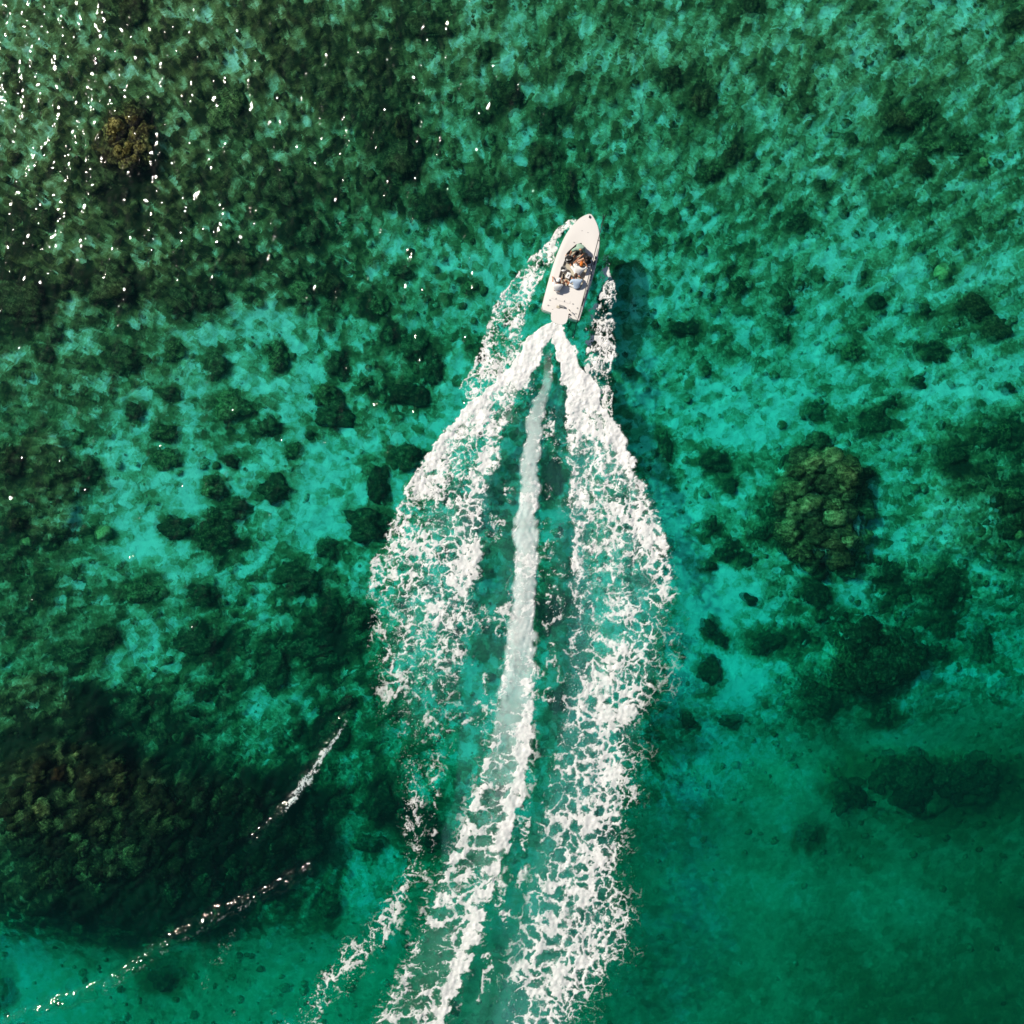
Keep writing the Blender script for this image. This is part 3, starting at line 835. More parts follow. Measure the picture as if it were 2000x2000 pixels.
bommie('coral_bommie', 1780, 1520, knob_field(1780, 1525, 150, 45, 26, ('dark',), .3, .6, 20, 40),
       'wide dim reef bank on the deep slope in the lower right', .6)


# ------------------------------------------------------------------ the sea: one closed body of water with a waved top
def ridge(px, py, pts, half, amp):
    """a wave crest along a polyline: height"""
    best = np.full(px.shape, 1e9); along = np.zeros(px.shape)
    for (x0, y0), (x1, y1) in zip(pts[:-1], pts[1:]):
        dx, dy = x1 - x0, y1 - y0
        t = np.clip(((px - x0) * dx + (py - y0) * dy) / (dx * dx + dy * dy), 0, 1)
        d = np.hypot(px - x0 - t * dx, py - y0 - t * dy)
        best = np.minimum(best, d)
    return amp * np.exp(-(best / half) ** 2)


CREST_A = [(690, 1370), (660, 1435), (620, 1495), (580, 1550), (545, 1600), (500, 1640)]
CREST_B = [(20, 1995), (110, 1962), (210, 1928), (262, 1890), (330, 1840), (420, 1790), (505, 1752), (610, 1695)]


def wave_height(X, Y):
    r = np.random.RandomState(5)
    z = np.zeros(X.shape)
    main = math.atan2(SHADOW.y, SHADOW.x) + 0.5
    for i in range(60):
        lam = 0.24 * (8.0 ** (r.rand() ** 1.7))
        ang = main + r.normal(0, 0.75)
        k = 2 * math.pi / lam
        slope = 0.026 + 0.015 * r.rand()
        z = z + slope / k * np.sin(k * (X * math.cos(ang) + Y * math.sin(ang)) + r.rand() * 6.283)
    return z


def build_sea():
    ax = axis(27.2, 0.07, 400)
    X, Y = np.meshgrid(ax, ax, indexing='ij')
    px = 1000 + X / S; py = 1000 - Y / S
    core = sstep(60, 29, np.maximum(np.abs(X), np.abs(Y)))
    patch = 0.55 + 0.9 * fbm(X * .16, Y * .10, 3, 50)
    z = wave_height(X, Y) * core * patch
    rough = 0.35 + 1.3 * fbm(X * 3.4, Y * 3.4, 3, 60)
    z = z + (ridge(px, py, CREST_A, 14, .19) + ridge(px, py, CREST_B, 13, .23)) * rough * core
    z = z + .022 * (ridge(px, py, CREST_A, 30, 1) + ridge(px, py, CREST_B, 34, 1)) * (fbm(X * 4, Y * 4, 2, 70) - .5) * core
    n = len(ax)
    verts = np.stack([X, Y, z], -1).reshape(-1, 3)
    q = grid_faces(n, n)
    # skirt and floor close the body
    ring = np.concatenate([np.arange(n) * n, (n - 1) * n + np.arange(1, n), (np.arange(n - 2, -1, -1)) * n + n - 1, np.arange(n - 2, 0, -1)])
    low = verts[ring].copy(); low[:, 2] = -16.0
    base = len(verts)
    m = len(ring)
    i0 = np.arange(m); i1 = (i0 + 1) % m
    side = np.stack([ring[i0], base + i0, base + i1, ring[i1]], 1)
    verts = np.concatenate([verts, low, [[0, 0, -16.0]]])
    floor = np.stack([np.full(m, base + m), base + i1, base + i0], 1)
    me = np_mesh('sea', verts, np.concatenate([q, side]), floor)
    bm = bmesh.new(); bm.from_mesh(me); bmesh.ops.recalc_face_normals(bm, faces=bm.faces); bm.to_mesh(me); bm.free()
    tag(link('sea', me, M_WATER), 'clear turquoise and green sea water over the reef', kind='structure')


build_sea()

# ------------------------------------------------------------------ white water: one film with real thickness per stretch of wake
Q = 1.15                       # grid step in plan units, 3 cm on the water


def interp_rows(y, table):
    t = np.array(table, dtype=float)
    return np.interp(y, t[:, 0], t[:, 1])


def strip(px, py, pts):
    """distance across a bent strip as a share of its half width, and 0..1 along it; pts: x, y, half width"""
    best = np.full(px.shape, 9.0); al = np.zeros(px.shape); side = np.zeros(px.shape)
    tot = len(pts) - 1
    for i in range(tot):
        x0, y0, w0 = pts[i]; x1, y1, w1 = pts[i + 1]
        dx, dy = x1 - x0, y1 - y0
        L2 = dx * dx + dy * dy
        t = np.clip(((px - x0) * dx + (py - y0) * dy) / L2, 0, 1)
        ex, ey = px - x0 - t * dx, py - y0 - t * dy
        d = np.hypot(ex, ey) / (w0 + (w1 - w0) * t)
        up = d < best
        best = np.where(up, d, best); al = np.where(up, (i + t) / tot, al)
        side = np.where(up, np.sign(ex * dy - ey * dx), side)
    return best, al, side


def lace1(px, py, seed, cell, sx, sy, net):
    """0 on the threads of a foam net, 1 in the middle of its holes, spread evenly between"""
    wx = px + cell * 1.9 * (fbm(px / cell / 1.3, py / cell / 1.3, 5, seed, .6) - .5)
    wy = py + cell * 1.9 * (fbm(px / cell / 1.3, py / cell / 1.3, 5, seed + 9, .6) - .5)
    a1, a2 = worley(wx / cell / sx, wy / cell / sy, seed)
    b1, b2 = worley(wx / cell * 2.4 / sx, wy / cell * 2.4 / sy, seed + 4)
    c1, c2 = worley(wx / cell * 4.6, wy / cell * 4.6, seed + 6)
    big = fbm(px / cell / 2.2, py / cell / 2.2, 3, seed + 17)
    fine = fbm(px / 4.2, py / 4.2, 3, seed + 23, .6)
    rid = np.abs(2 * fbm(wx / 9.0, wy / 9.0, 3, seed + 27, .6) - 1)
    vn = 0.80 * (a2 - a1) + 0.50 * (b2 - b1) + .26 * (c2 - c1) + 1.0 * (big - .5) + 0.42 * (fine - .5) + .55 * rid
    vt = 1.15 * (a2 - a1) + 0.30 * (b2 - b1) + 0.75 * (big - .5) + 0.30 * (fine - .5) + .18 * rid
    v = vn * (1 - net) + vt * net
    flat = np.sort(v.ravel()[::17])
    return np.interp(v, flat, np.linspace(0, 1, len(flat)))


def lace(px, py, seed, cell=20.0, sx=1.0, sy=1.0, net=None, coarse=None):
    """net: 0 froth .. 1 threads; coarse: share of large meshes"""
    n = 0.0 if net is None else net(px, py)
    p = lace1(px, py, seed, cell, sx, sy, n)
    if coarse is not None:
        k = coarse(px, py)
        p = p * (1 - k) + lace1(px, py, seed + 71, cell * 1.8, sx, sy, n) * k
    return p


def foam_object(name, label, x0, x1, y0, y1, dens, seed, cell, milk=None, rise=None, soft=0.24, sx=1.0, sy=1.0, net=None, coarse=None):
    xs = np.arange(x0, x1, Q); ys = np.arange(y0, y1, Q)
    px, py = np.meshgrid(xs, ys, indexing='ij')
    d = np.clip(dens(px, py) - .05 * sstep(800, 1000, py), 0, 1.15)
    p = lace(px, py, seed, cell, sx, sy, net, coarse)
    film = .86 * sstep(-soft * .30, soft * .8, d - p) + .13 * sstep(-soft * 1.3, 0, d - p) * sstep(.15, .5, d)
    film = film * interp_rows(py, [(640, 1.0), (950, .95), (1300, .86), (2010, .84)])
    film = np.clip(film * (.74 + .44 * fbm(px / 4, py / 4, 3, seed + 31, .65)), 0, 1)
    # loose flecks of spray round the dense foam
    fl = vnoise(px / 2.2, py / 2.2, seed + 41)
    film = np.maximum(film, sstep(.90, .97, fl) * sstep(.0, .25, d) * .8)
    if milk is not None:
        film = np.maximum(film, np.clip(milk(px, py), 0, 1))
    film = np.where(d <= 0.004, 0, film)
    if milk is not None:
        film = np.maximum(film, np.clip(milk(px, py), 0, 1))
    hgt = 0.03 + 0.030 * film * (0.4 + 1.2 * fbm(px / 6, py / 6, 3, seed + 51))
    if rise is not None:
        hgt = hgt + rise(px, py) * (0.65 + .7 * fbm(px / 13, py / 13, 3, seed + 61))
    X = (px - 1000) * S; Y = (1000 - py) * S
    hgt = hgt + wave_height(X, Y) * (0.55 + 0.9 * fbm(X * .16, Y * .10, 3, 50))
    k = (H - hgt) / H
    V = np.stack([X * k, Y * k, hgt], -1).reshape(-1, 3)
    F = grid_faces(len(xs), len(ys))
    ff = film.ravel()
    F = F[ff[F].max(1) > 0.04]
    used = np.zeros(len(V), bool); used[F.ravel()] = True
    idx = np.cumsum(used) - 1
    me = np_mesh(name, V[used], idx[F][:, ::-1])
    a = me.attributes.new('film', 'FLOAT', 'POINT'); a.data.foreach_set('value', ff[used].astype(np.float32))
    o = link(name, me, M_FOAM)
    tag(o, label, kind='stuff')
    return o


# edges of the two spreading sheets of spray, row by row
L_OUT = [(626, 1077), (634, 1068), (643, 1053), (657, 1034), (690, 1010), (720, 990), (760, 948), (800, 908), (850, 862), (900, 822), (930, 806), (980, 782), (1040, 752), (1080, 737), (1110, 722), (1150, 714), (1200, 718), (1260, 716), (1340, 710), (1400, 716), (1480, 735), (1560, 775), (1620, 800)]
L_IN = [(630, 1086), (655, 1080), (700, 1052), (740, 1032), (800, 1004), (850, 988), (900, 970), (950, 956), (1000, 950), (1060, 941), (1120, 936), (1200, 926), (1260, 918), (1320, 908), (1400, 896), (1480, 890), (1560, 885), (1620, 860)]
R_OUT = [(626, 1090), (636, 1097), (643, 1103), (657, 1112), (690, 1126), (730, 1148), (760, 1168), (810, 1190), (850, 1215), (880, 1228), (920, 1244), (960, 1268), (1000, 1284), (1040, 1302), (1100, 1313), (1150, 1318), (1200, 1312), (1300, 1300), (1340, 1292), (1400, 1268), (1450, 1256), (1560, 1240), (1640, 1218), (1700, 1205), (1760, 1218), (1800, 1232), (1850, 1228), (1900, 1190), (1960, 1150), (2010, 1130)]
R_IN = [(626, 1078), (640, 1078), (680, 1082), (720, 1094), (760, 1103), (800, 1107), (900, 1109), (1000, 1114), (1100, 1112), (1200, 1111), (1300, 1106), (1370, 1100), (1450, 1086), (1550, 1066), (1640, 1048), (1750, 1022), (1850, 985), (2010, 950)]


def jag(px, py, seed, a=16):
    return a * 2 * (fbm(px / 22, py / 22, 3, seed) - .5)


def left_sheet(px, py):
    q = px + jag(px, py, 81, 12)
    a = interp_rows(py, L_OUT); b = interp_rows(py, L_IN)
    u = (q - a) / np.maximum(b - a, 6)
    base = interp_rows(py, [(630, 1.1), (720, 1.05), (800, .80), (900, .67), (1000, .63), (1100, .62), (1200, .54), (1270, .42), (1340, .32), (1420, .22), (1500, .15), (1600, .08)])
    edge = sstep(-.03, .05, u) * sstep(1.06, .90, u)
    out = np.exp(-(u / .22) ** 2) * interp_rows(py, [(640, .3), (780, .42), (900, .28), (1020, .12), (1100, -.1), (1200, -.25), (1400, -.2)])
    inn = np.exp(-((u - .86) / .12) ** 2) * interp_rows(py, [(700, -.1), (820, .05), (900, .20), (1150, .16), (1250, .0), (1400, -.1)])
    gap = -np.exp(-((u - .62) / .13) ** 2) * interp_rows(py, [(760, .0), (860, .26), (1000, .08), (1100, 0.02)])
    mod = .30 * (fbm(px / 55, py / 42, 3, 83) - .5)
    # threads stray from the net towards the centre wash
    stray = .20 * sstep(.95, 1.1, u) * sstep(1.75, 1.2, u) * sstep(680, 800, py) * sstep(1620, 1400, py) * sstep(.44, .62, fbm(px / 26, py / 60, 2, 85)) * 1.5
    end = sstep(1625, 1500, py)
    return ((base + out + inn + gap + mod) * edge + stray) * end * sstep(624, 632, py)


def right_sheet(px, py):
    q = px + jag(px, py, 91, 12)
    a = interp_rows(py, R_IN); b = interp_rows(py, R_OUT)
    u = (q - a) / np.maximum(b - a, 6)
    base = interp_rows(py, [(640, 1.1), (760, 1.0), (820, .80), (900, .66), (1000, .56), (1100, .52), (1200, .48), (1300, .50), (1450, .50), (1650, .50), (1850, .52), (2010, .50)])
    edge = sstep(-.05, .05, u) * sstep(1.05, .93, u)
    out = np.exp(-((u - .92) / .24) ** 2) * interp_rows(py, [(650, .2), (800, .40), (900, .36), (1050, .30), (1120, .10), (1200, -.30), (1400, -.40), (1700, -.10), (2000, -.1)])
    band = np.exp(-((u - .66) / .22) ** 2) * interp_rows(py, [(800, -.05), (950, -.08), (1100, .12), (1250, .12), (1500, .16), (2000, .16)])
    inner = np.exp(-((u - .06) / .10) ** 2) * interp_rows(py, [(700, 0), (900, .10), (1100, .18), (1300, .02), (2000, -.10)])
    low = -sstep(.5, .1, u) * interp_rows(py, [(1000, .02), (1200, .10), (1450, .14), (1700, .24), (2000, .26)])
    hole = -.5 * np.exp(-((px - 1255) / 40) ** 2 - ((py - 1132) / 24) ** 2) - .3 * np.exp(-((px - 1135) / 18) ** 2 - ((py - 900) / 30) ** 2)
    mod = .30 * (fbm(px / 50, py / 45, 3, 93) - .5)
    spray = .10 * sstep(1.0, 1.02, u) * sstep(1.35, 1.05, u) * sstep(1100, 1250, py)
    stray = .22 * sstep(.02, -.1, u) * sstep(-.55, -.25, u) * sstep(700, 850, py) * sstep(.46, .62, fbm(px / 24, py / 40, 2, 95)) * 1.5
    return ((base + out + band + inner + low + hole + mod) * edge + spray + stray) * sstep(627, 634, py)


CENTRE = [(1076, 690, 7), (1064, 750, 12), (1051, 800, 15), (1042, 850, 17), (1035, 900, 19), (1030, 1000, 22), (1026, 1100, 25), (1022, 1200, 26), (1015, 1300, 31), (1004, 1400, 39), (988, 1500, 47), (960, 1600, 49), (922, 1700, 54), (890, 1800, 57), (850, 1900, 58), (795, 2020, 64)]


def centre_parts(px, py):
    q = px + jag(px, py, 101, 9)
    d, al, side = strip(q, py, CENTRE)
    s = d * side            # + towards the right edge
    return d, al, s


_flip = centre_parts(np.array([[1120.0]]), np.array([[1500.0]]))[2][0, 0]
SGN = 1.0 if _flip > 0 else -1.0


def centre_wash(px, py):
    d, al, s = centre_parts(px, py)
    s = s * SGN
    base = interp_rows(py, [(690, .1), (780, .16), (900, .20), (1000, .28), (1200, .31), (1350, .36), (1450, .36), (1600, .31), (1750, .27), (2010, .26)])
    right = np.exp(-((s - .68) / .34) ** 2) * interp_rows(py, [(1000, .10), (1200, .25), (1400, .50), (1550, .72), (2010, .75)])
    lft = np.exp(-((s + .82) / .16) ** 2) * interp_rows(py, [(1000, .15), (1300, .2), (1500, .2), (1700, .2), (2010, .15)])
    bars = .16 * np.cos(py / 7.2 + s * 1.6 + 3 * fbm(px / 40, py / 40, 2, 105)) * interp_rows(py, [(1250, 0), (1450, 1), (2010, 1)])
    return (base + right + lft + bars) * sstep(1.04, .88, d) + .14 * sstep(.98, 1.02, d) * sstep(1.5, 1.1, d) * sstep(900, 1200, py)


def centre_milk(px, py):
    d, al, s = centre_parts(px, py)
    s = s * SGN
    amt = interp_rows(py, [(680, .05), (730, .22), (800, .40), (900, .60), (1000, .70), (1200, .72), (1350, .62), (1450, .40), (1600, .20), (1800, .10), (2010, .08)])
    return amt * sstep(1.12, .62, d + .5 * (fbm(px / 8, py / 14, 3, 109) - .5)) * (.62 + .65 * fbm(px / 24, py / 34, 4, 107)) * (1 + .5 * np.clip(s, 0, 1) * sstep(1300, 1500, py))


BOW_L = [(1116, 432, 5), (1095, 452, 9), (1078, 476, 13), (1058, 506, 17), (1036, 538, 21), (1018, 566, 26), (1002, 600, 32), (988, 640, 36), (976, 690, 36), (952, 730, 34), (926, 758, 22)]
BOW_R = [(1184, 500, 6), (1184, 530, 9), (1188, 560, 13), (1186, 590, 18), (1172, 622, 24), (1172, 650, 29), (1170, 690, 30), (1172, 730, 28), (1180, 775, 20), (1190, 815, 8)]


def bow_l(px, py):
    d, al, s = strip(px + jag(px, py, 111, 9), py + jag(px, py, 112, 9), BOW_L)
    rim = .18 * np.exp(-((d - .9) / .14) ** 2) * (s * SGN < 0)
    return (.60 - .20 * al + .25 * np.exp(-(d / .4) ** 2) * (al < .5) + rim + .35 * (fbm(px / 20, py / 20, 2, 113) - .5)) * sstep(1.08, .92, d)


def bow_r(px, py):
    d, al, s = strip(px + jag(px, py, 115, 10), py + jag(px, py, 116, 9), BOW_R)
    return (.52 + .44 * (fbm(px / 22, py / 22, 2, 117) - .5)) * sstep(1.08, .92, d)


STERN = [(1086, 628, 10), (1080, 645, 16), (1068, 660, 20)]


def trail(px, py):
    d, al, s = strip(px + jag(px, py, 121, 18), py + jag(px, py, 122, 12), [(795, 1480, 34), (808, 1560, 30), (812, 1640, 26), (812, 1690, 20), (770, 1770, 28), (732, 1832, 34), (686, 1878, 34), (640, 1930, 32), (596, 1990, 30), (570, 2030, 30)])
    e, al2, s2 = strip(px + jag(px, py, 123, 20), py, [(850, 1480, 16), (858, 1560, 12), (840, 1700, 8), (830, 1760, 9), (806, 1850, 12), (775, 1960, 14)])
    core = interp_rows(py, [(1480, .20), (1560, .24), (1660, .27), (1750, .28), (1850, .40), (2010, .42)])
    wide, _, _ = strip(px, py, [(800, 1480, 90), (810, 1650, 70), (770, 1800, 90), (690, 1920, 120), (640, 2030, 140)])
    return np.maximum(core * np.exp(-(d / .75) ** 2), .20 * np.exp(-(e / .8) ** 2)) + .03 * sstep(1, .5, wide)


def crest(px, py):
    d, al, s = strip(px + jag(px, py, 131, 5), py + jag(px, py, 132, 5), [(682, 1398, 2), (660, 1435, 3), (642, 1462, 4), (620, 1492, 8), (601, 1522, 10), (582, 1548, 9), (562, 1573, 5), (542, 1600, 2)])
    return .72 * sstep(1.15, .4, d) * sstep(0, .3, al) * sstep(1.0, .8, al) + .10 * sstep(2.4, .9, d)


def flecks(px, py):
    d, al, s = strip(px, py, [(395, 1935, 10), (420, 1880, 26), (455, 1820, 20), (478, 1790, 8)])
    e, _, _ = strip(px, py, [(205, 1935, 4), (330, 1852, 6), (420, 1800, 8), (500, 1757, 5)])
    g, _, _ = strip(px, py, [(400, 1990, 14), (480, 1975, 40), (600, 1985, 60)])
    return np.maximum(np.maximum(.09 * sstep(1.3, .1, d), .16 * sstep(1.2, .2, e)), .055 * sstep(1.6, 0, g))


foam_object('spray_sheet', 'white sheet of spray spreading to the left of the wake', 690, 1100, 622, 1630, left_sheet, 3, 19, net=lambda px, py: interp_rows(py, [(800, 0), (1000, .35), (1200, .75), (1350, 1)]),
            coarse=lambda px, py: interp_rows(py, [(1150, 0), (1400, .6)]),
            rise=lambda px, py: interp_rows(py, [(630, .10), (760, .16), (950, .08), (1100, .02), (1600, 0)]))
foam_object('spray_sheet', 'white sheet of spray spreading to the right of the wake', 930, 1350, 624, 2012, right_sheet, 5, 18, net=lambda px, py: interp_rows(py, [(800, 0), (1000, .4), (1200, .8), (1350, 1)]),
            coarse=lambda px, py: interp_rows(py, [(950, .2), (1200, .8), (2010, 1)]) * sstep(.62, .35, (px - interp_rows(py, R_IN)) / np.maximum(interp_rows(py, R_OUT) - interp_rows(py, R_IN), 6)),
            rise=lambda px, py: interp_rows(py, [(640, .10), (760, .16), (950, .08), (1100, .02), (2010, 0)]))
foam_object('propeller_wash', 'milky centre strip of churned water behind the propeller', 690, 1110, 680, 2012, centre_wash, 7, 30, milk=lambda px, py: centre_milk(px, py) * interp_rows(py, [(700, .5), (850, .66), (1250, .66), (1400, .34), (1600, .10)]), sx=1.25, sy=.8, net=lambda px, py: .9 + 0 * px)
foam_object('bow_wash', 'lacy white wash thrown off the left side of the bow', 880, 1140, 415, 800, bow_l, 11, 12)
foam_object('bow_wash', 'lacy white wash thrown off the right side of the bow', 1120, 1230, 480, 830, bow_r, 13, 15)
foam_object('foam_trail', 'torn trail of old foam drifting at the lower left of the wake', 500, 930, 1470, 2012, trail, 17, 22, net=lambda px, py: .7 + 0 * px)
foam_object('breaking_crest', 'short white breaking wave crest at lower left', 520, 720, 1380, 1620, crest, 19, 10)
foam_object('foam_flecks', 'thin flecks of foam beside the line of sparkles', 180, 620, 1700, 2012, flecks, 23, 9)


def bubble_cloud():
    """fine bubbles beaten under the surface along the whole wake: a soft sheet a little below it"""
    q = 4.0
    xs = np.arange(640, 1370, q); ys = np.arange(640, 2016, q)
    px, py = np.meshgrid(xs, ys, indexing='ij')
    u1 = (px - interp_rows(py, L_OUT)) / np.maximum(interp_rows(py, L_IN) - interp_rows(py, L_OUT), 6)
    u2 = (px - interp_rows(py, R_IN)) / np.maximum(interp_rows(py, R_OUT) - interp_rows(py, R_IN), 6)
    wob = .5 * (fbm(px / 40, py / 40, 3, 141) - .5)
    sheet = np.maximum(sstep(.1, .6, u1 + wob * .6) * sstep(1.15, .9, u1) * sstep(1500, 1150, py), sstep(-.1, .15, u2) * sstep(1.0, .7, u2 + wob * .3))
    between = sstep(-.0, .2, (px - interp_rows(py, L_IN)) / 40) * sstep(.0, .2, (interp_rows(py, R_IN) - px) / 40)
    c = centre_milk(px, py)
    f0 = np.maximum(sheet * .20, between * .08)
    f = f0 * (.7 + .6 * fbm(px / 30, py / 30, 3, 143)) * sstep(640, 720, py)
    f = np.clip(np.maximum(f, c * interp_rows(py, [(700, 1.15), (1300, 1.15), (1500, 1.0), (1700, .9), (2010, .8)])), 0, .85)
    z = np.where(c > f0, -.40, -1.0)
    k = S * (H - z) / H
    V = np.stack([(px - 1000) * k, (1000 - py) * k, z + .05 * (fbm(px / 20, py / 20, 2, 145) - .5)], -1).reshape(-1, 3)
    F = grid_faces(len(xs), len(ys)); ff = f.ravel()
    F = F[ff[F].max(1) > .01]
    used = np.zeros(len(V), bool); used[F.ravel()] = True
    idx = np.cumsum(used) - 1
    me = np_mesh('bubble_cloud', V[used], idx[F][:, ::-1])
    a = me.attributes.new('film', 'FLOAT', 'POINT'); a.data.foreach_set('value', ff[used].astype(np.float32))
    tag(link('bubble_cloud', me, M_BUBBLE), 'pale turquoise cloud of bubbles under the wake foam', kind='stuff')


bubble_cloud()

# ------------------------------------------------------------------ the boat
def Z(zx, zy, z=0.0):
    """a spot read off the enlarged view of the boat -> world"""
    return W(1020 + zx / 7.43, 400 + zy / 7.43, z)


DECK = 0.62
FLOOR = 0.53
_bow = Z(985, 142, DECK); _stern = Z(551, 1602, DECK)
_ax = Vector((_bow.x - _stern.x, _bow.y - _stern.y)).normalized()
BOAT_RZ = math.atan2(_ax.y, _ax.x) - math.pi / 2
BOAT = empty('flats_boat', (_stern.x, _stern.y, 0.0), BOAT_RZ)
tag(BOAT, 'small white open fishing boat carrying five people ahead of its wake', 'boat')
_inv = (Matrix.Translation(BOAT.location) @ Matrix.Rotation(BOAT_RZ, 4, 'Z')).inverted()


def B(zx, zy, z=DECK):
    return _inv @ Z(zx, zy, z)


def part(name, me, mat, parent=BOAT, loc=None):
    o = link(name, me, mat, parent)
    if loc is not None: o.location = loc
    return o


def tube(bm, pts, r, seg=8, caps=True):
    """a round bar along points; r one radius or one per point"""
    pts = [Vector(p) for p in pts]
    rs = r if isinstance(r, (list, tuple)) else [r] * len(pts)
    rings = []
    ref = Vector((0, 0, 1))
    for i, p in enumerate(pts):
        d = (pts[min(i + 1, len(pts) - 1)] - pts[max(i - 1, 0)]).normalized()
        a = ref if abs(d.dot(ref)) < .95 else Vector((1, 0, 0))
        u = d.cross(a).normalized(); v = d.cross(u).normalized()
        rings.append([bm.verts.new(p + rs[i] * (math.cos(t) * u + math.sin(t) * v)) for t in [6.28318 * k / seg for k in range(seg)]])
    for A, C in zip(rings[:-1], rings[1:]):
        for k in range(seg):
            bm.faces.new((A[k], A[(k + 1) % seg], C[(k + 1) % seg], C[k]))
    if caps:
        bm.faces.new(rings[0]); bm.faces.new(rings[-1][::-1])


def rbox(sx, sy, sz, bev=0.02, seg=2, top=1.0):
    """box on z = 0 with rounded edges, optionally narrower at the top"""
    bm = bmesh.new()
    bmesh.ops.create_cube(bm, size=1.0)
    for v in bm.verts:
        t = top if v.co.z > 0 else 1.0
        v.co = Vector((v.co.x * sx * t, v.co.y * sy * t, (v.co.z + .5) * sz))
    if bev > 0:
        bmesh.ops.bevel(bm, geom=bm.edges[:], offset=bev, segments=seg, affect='EDGES', profile=.6)
    return bm


def prism(outline, z0, z1, bev=0.0):
    bm = bmesh.new()
    lo = [bm.verts.new((p[0], p[1], z0)) for p in outline]; hi = [bm.verts.new((p[0], p[1], z1)) for p in outline]
    n = len(outline)
    top = bm.faces.new(hi); bm.faces.new(lo[::-1])
    for k in range(n):
        bm.faces.new((lo[k], lo[(k + 1) % n], hi[(k + 1) % n], hi[k]))
    if bev:
        bmesh.ops.bevel(bm, geom=[e for e in bm.edges if abs(e.verts[0].co.z - z1) < 1e-6 and abs(e.verts[1].co.z - z1) < 1e-6], offset=bev, segments=3, affect='EDGES')
    return bm


# hull outline at the sheer: half beams by station, evened out between both sides
port = [B(x, y) for x, y in [(985, 142), (920, 158), (850, 195), (790, 245), (720, 322), (650, 418), (600, 510), (560, 600), (520, 690), (480, 790), (450, 880), (415, 1000), (385, 1100), (355, 1212), (320, 1345), (287, 1500), (283, 1535)]]
star = [B(x, y) for x, y in [(985, 142), (1010, 158), (1035, 200), (1070, 260), (1100, 330), (1115, 410), (1120, 500), (1116, 610), (1100, 720), (1075, 840), (1040, 970), (1010, 1090), (975, 1190), (940, 1300), (900, 1430), (868, 1530), (828, 1660)]]
LEN = (port[0].y + star[0].y) / 2
ys_ = np.linspace(0, 1, 41)


def side_x(pts, y):
    a = sorted([(p.y, p.x) for p in pts])
    return np.interp(y, [q[0] for q in a], [q[1] for q in a])


NST = 40
STAT = [LEN * (1 - (1 - i / NST) ** 1.6) for i in range(NST + 1)]          # finer towards the bow
half, mid = [], []
for y in STAT:
    a = float(side_x(port, max(y, .12))); b = float(side_x(star, max(y, .12)))
    half.append(max((b - a) / 2, 0.0)); mid.append((a + b) / 2)
# smooth
for _ in range(3):
    half = [half[0]] + [(half[i - 1] + 2 * half[i] + half[i + 1]) / 4 for i in range(1, NST)] + [0.012]
    mid = [mid[0]] + [(mid[i - 1] + 2 * mid[i] + mid[i + 1]) / 4 for i in range(1, NST)] + [mid[NST]]
MID = sum(mid) / len(mid)
mid = [m * .6 for m in mid]


def sheer(i):
    t = STAT[i] / LEN
    return DECK + 0.10 * t * t


def hull_mesh():
    bm = bmesh.new()
    rows = []
    for i, y in enumerate(STAT):
        t = y / LEN
        h = half[i]; m = mid[i]; s = sheer(i) - .012
        keel = -0.16 + 0.55 * max(0, (t - .72) / .28) ** 2.2
        chine = 0.02 + 0.40 * max(0, (t - .55) / .45) ** 1.8
        ch = h * (0.90 - .25 * max(0, (t - .6) / .4))
        yy = y - 0.0
        prof = [(-h, s), (-h * .985, s * .7 + chine * .3), (-ch, chine), (-ch * .5, (chine + keel) / 2), (0, keel), (ch * .5, (chine + keel) / 2), (ch, chine), (h * .985, s * .7 + chine * .3), (h, s)]
        # the stem rakes: lower points stand further aft near the bow
        rows.append([bm.verts.new((m + x, yy - max(0, (t - .85) / .15) * .35 * (1 - (z - keel) / (s - keel + 1e-6)), z)) for x, z in prof])
    for a, b in zip(rows[:-1], rows[1:]):
        for k in range(8):
            bm.faces.new((a[k], a[k + 1], b[k + 1], b[k]))
    bm.faces.new(rows[0])
    bmesh.ops.remove_doubles(bm, verts=bm.verts, dist=.0008)
    return bm_mesh('hull', bm, True)


part('hull', hull_mesh(), M_GEL)

# deck with the cockpit cut out
cock = [B(x, y, DECK) for x, y in [(600, 850), (640, 745), (700, 662), (790, 640), (880, 668), (948, 715), (962, 770), (950, 860), (930, 960), (905, 1060), (875, 1150), (842, 1222), (815, 1236), (740, 1212), (640, 1180), (565, 1150), (534, 1110), (530, 1050), (548, 985), (575, 915)]]
cxm = sum(p.x for p in cock) / len(cock); cym = sum(p.y for p in cock) / len(cock)


def resample(pts, n, closed=True):
    P = [Vector(p) for p in pts]
    if closed: P = P + [P[0]]
    d = [0.0]
    for a, b in zip(P[:-1], P[1:]): d.append(d[-1] + (b - a).length)
    out = []
    for i in range(n):
        t = d[-1] * i / n
        j = max(k for k in range(len(d)) if d[k] <= t + 1e-9); j = min(j, len(P) - 2)
        f = (t - d[j]) / max(d[j + 1] - d[j], 1e-9)
        out.append(P[j].lerp(P[j + 1], f))
    return out


def outline_pts(inset=0.0):
    L_ = [Vector((mid[i] - max(half[i] - inset, 0.004), STAT[i] - (inset if i == NST else 0), sheer(i))) for i in range(NST + 1)]
    R_ = [Vector((mid[i] + max(half[i] - inset, 0.004), STAT[i] - (inset if i == NST else 0), sheer(i))) for i in range(NST + 1)]
    return L_, R_


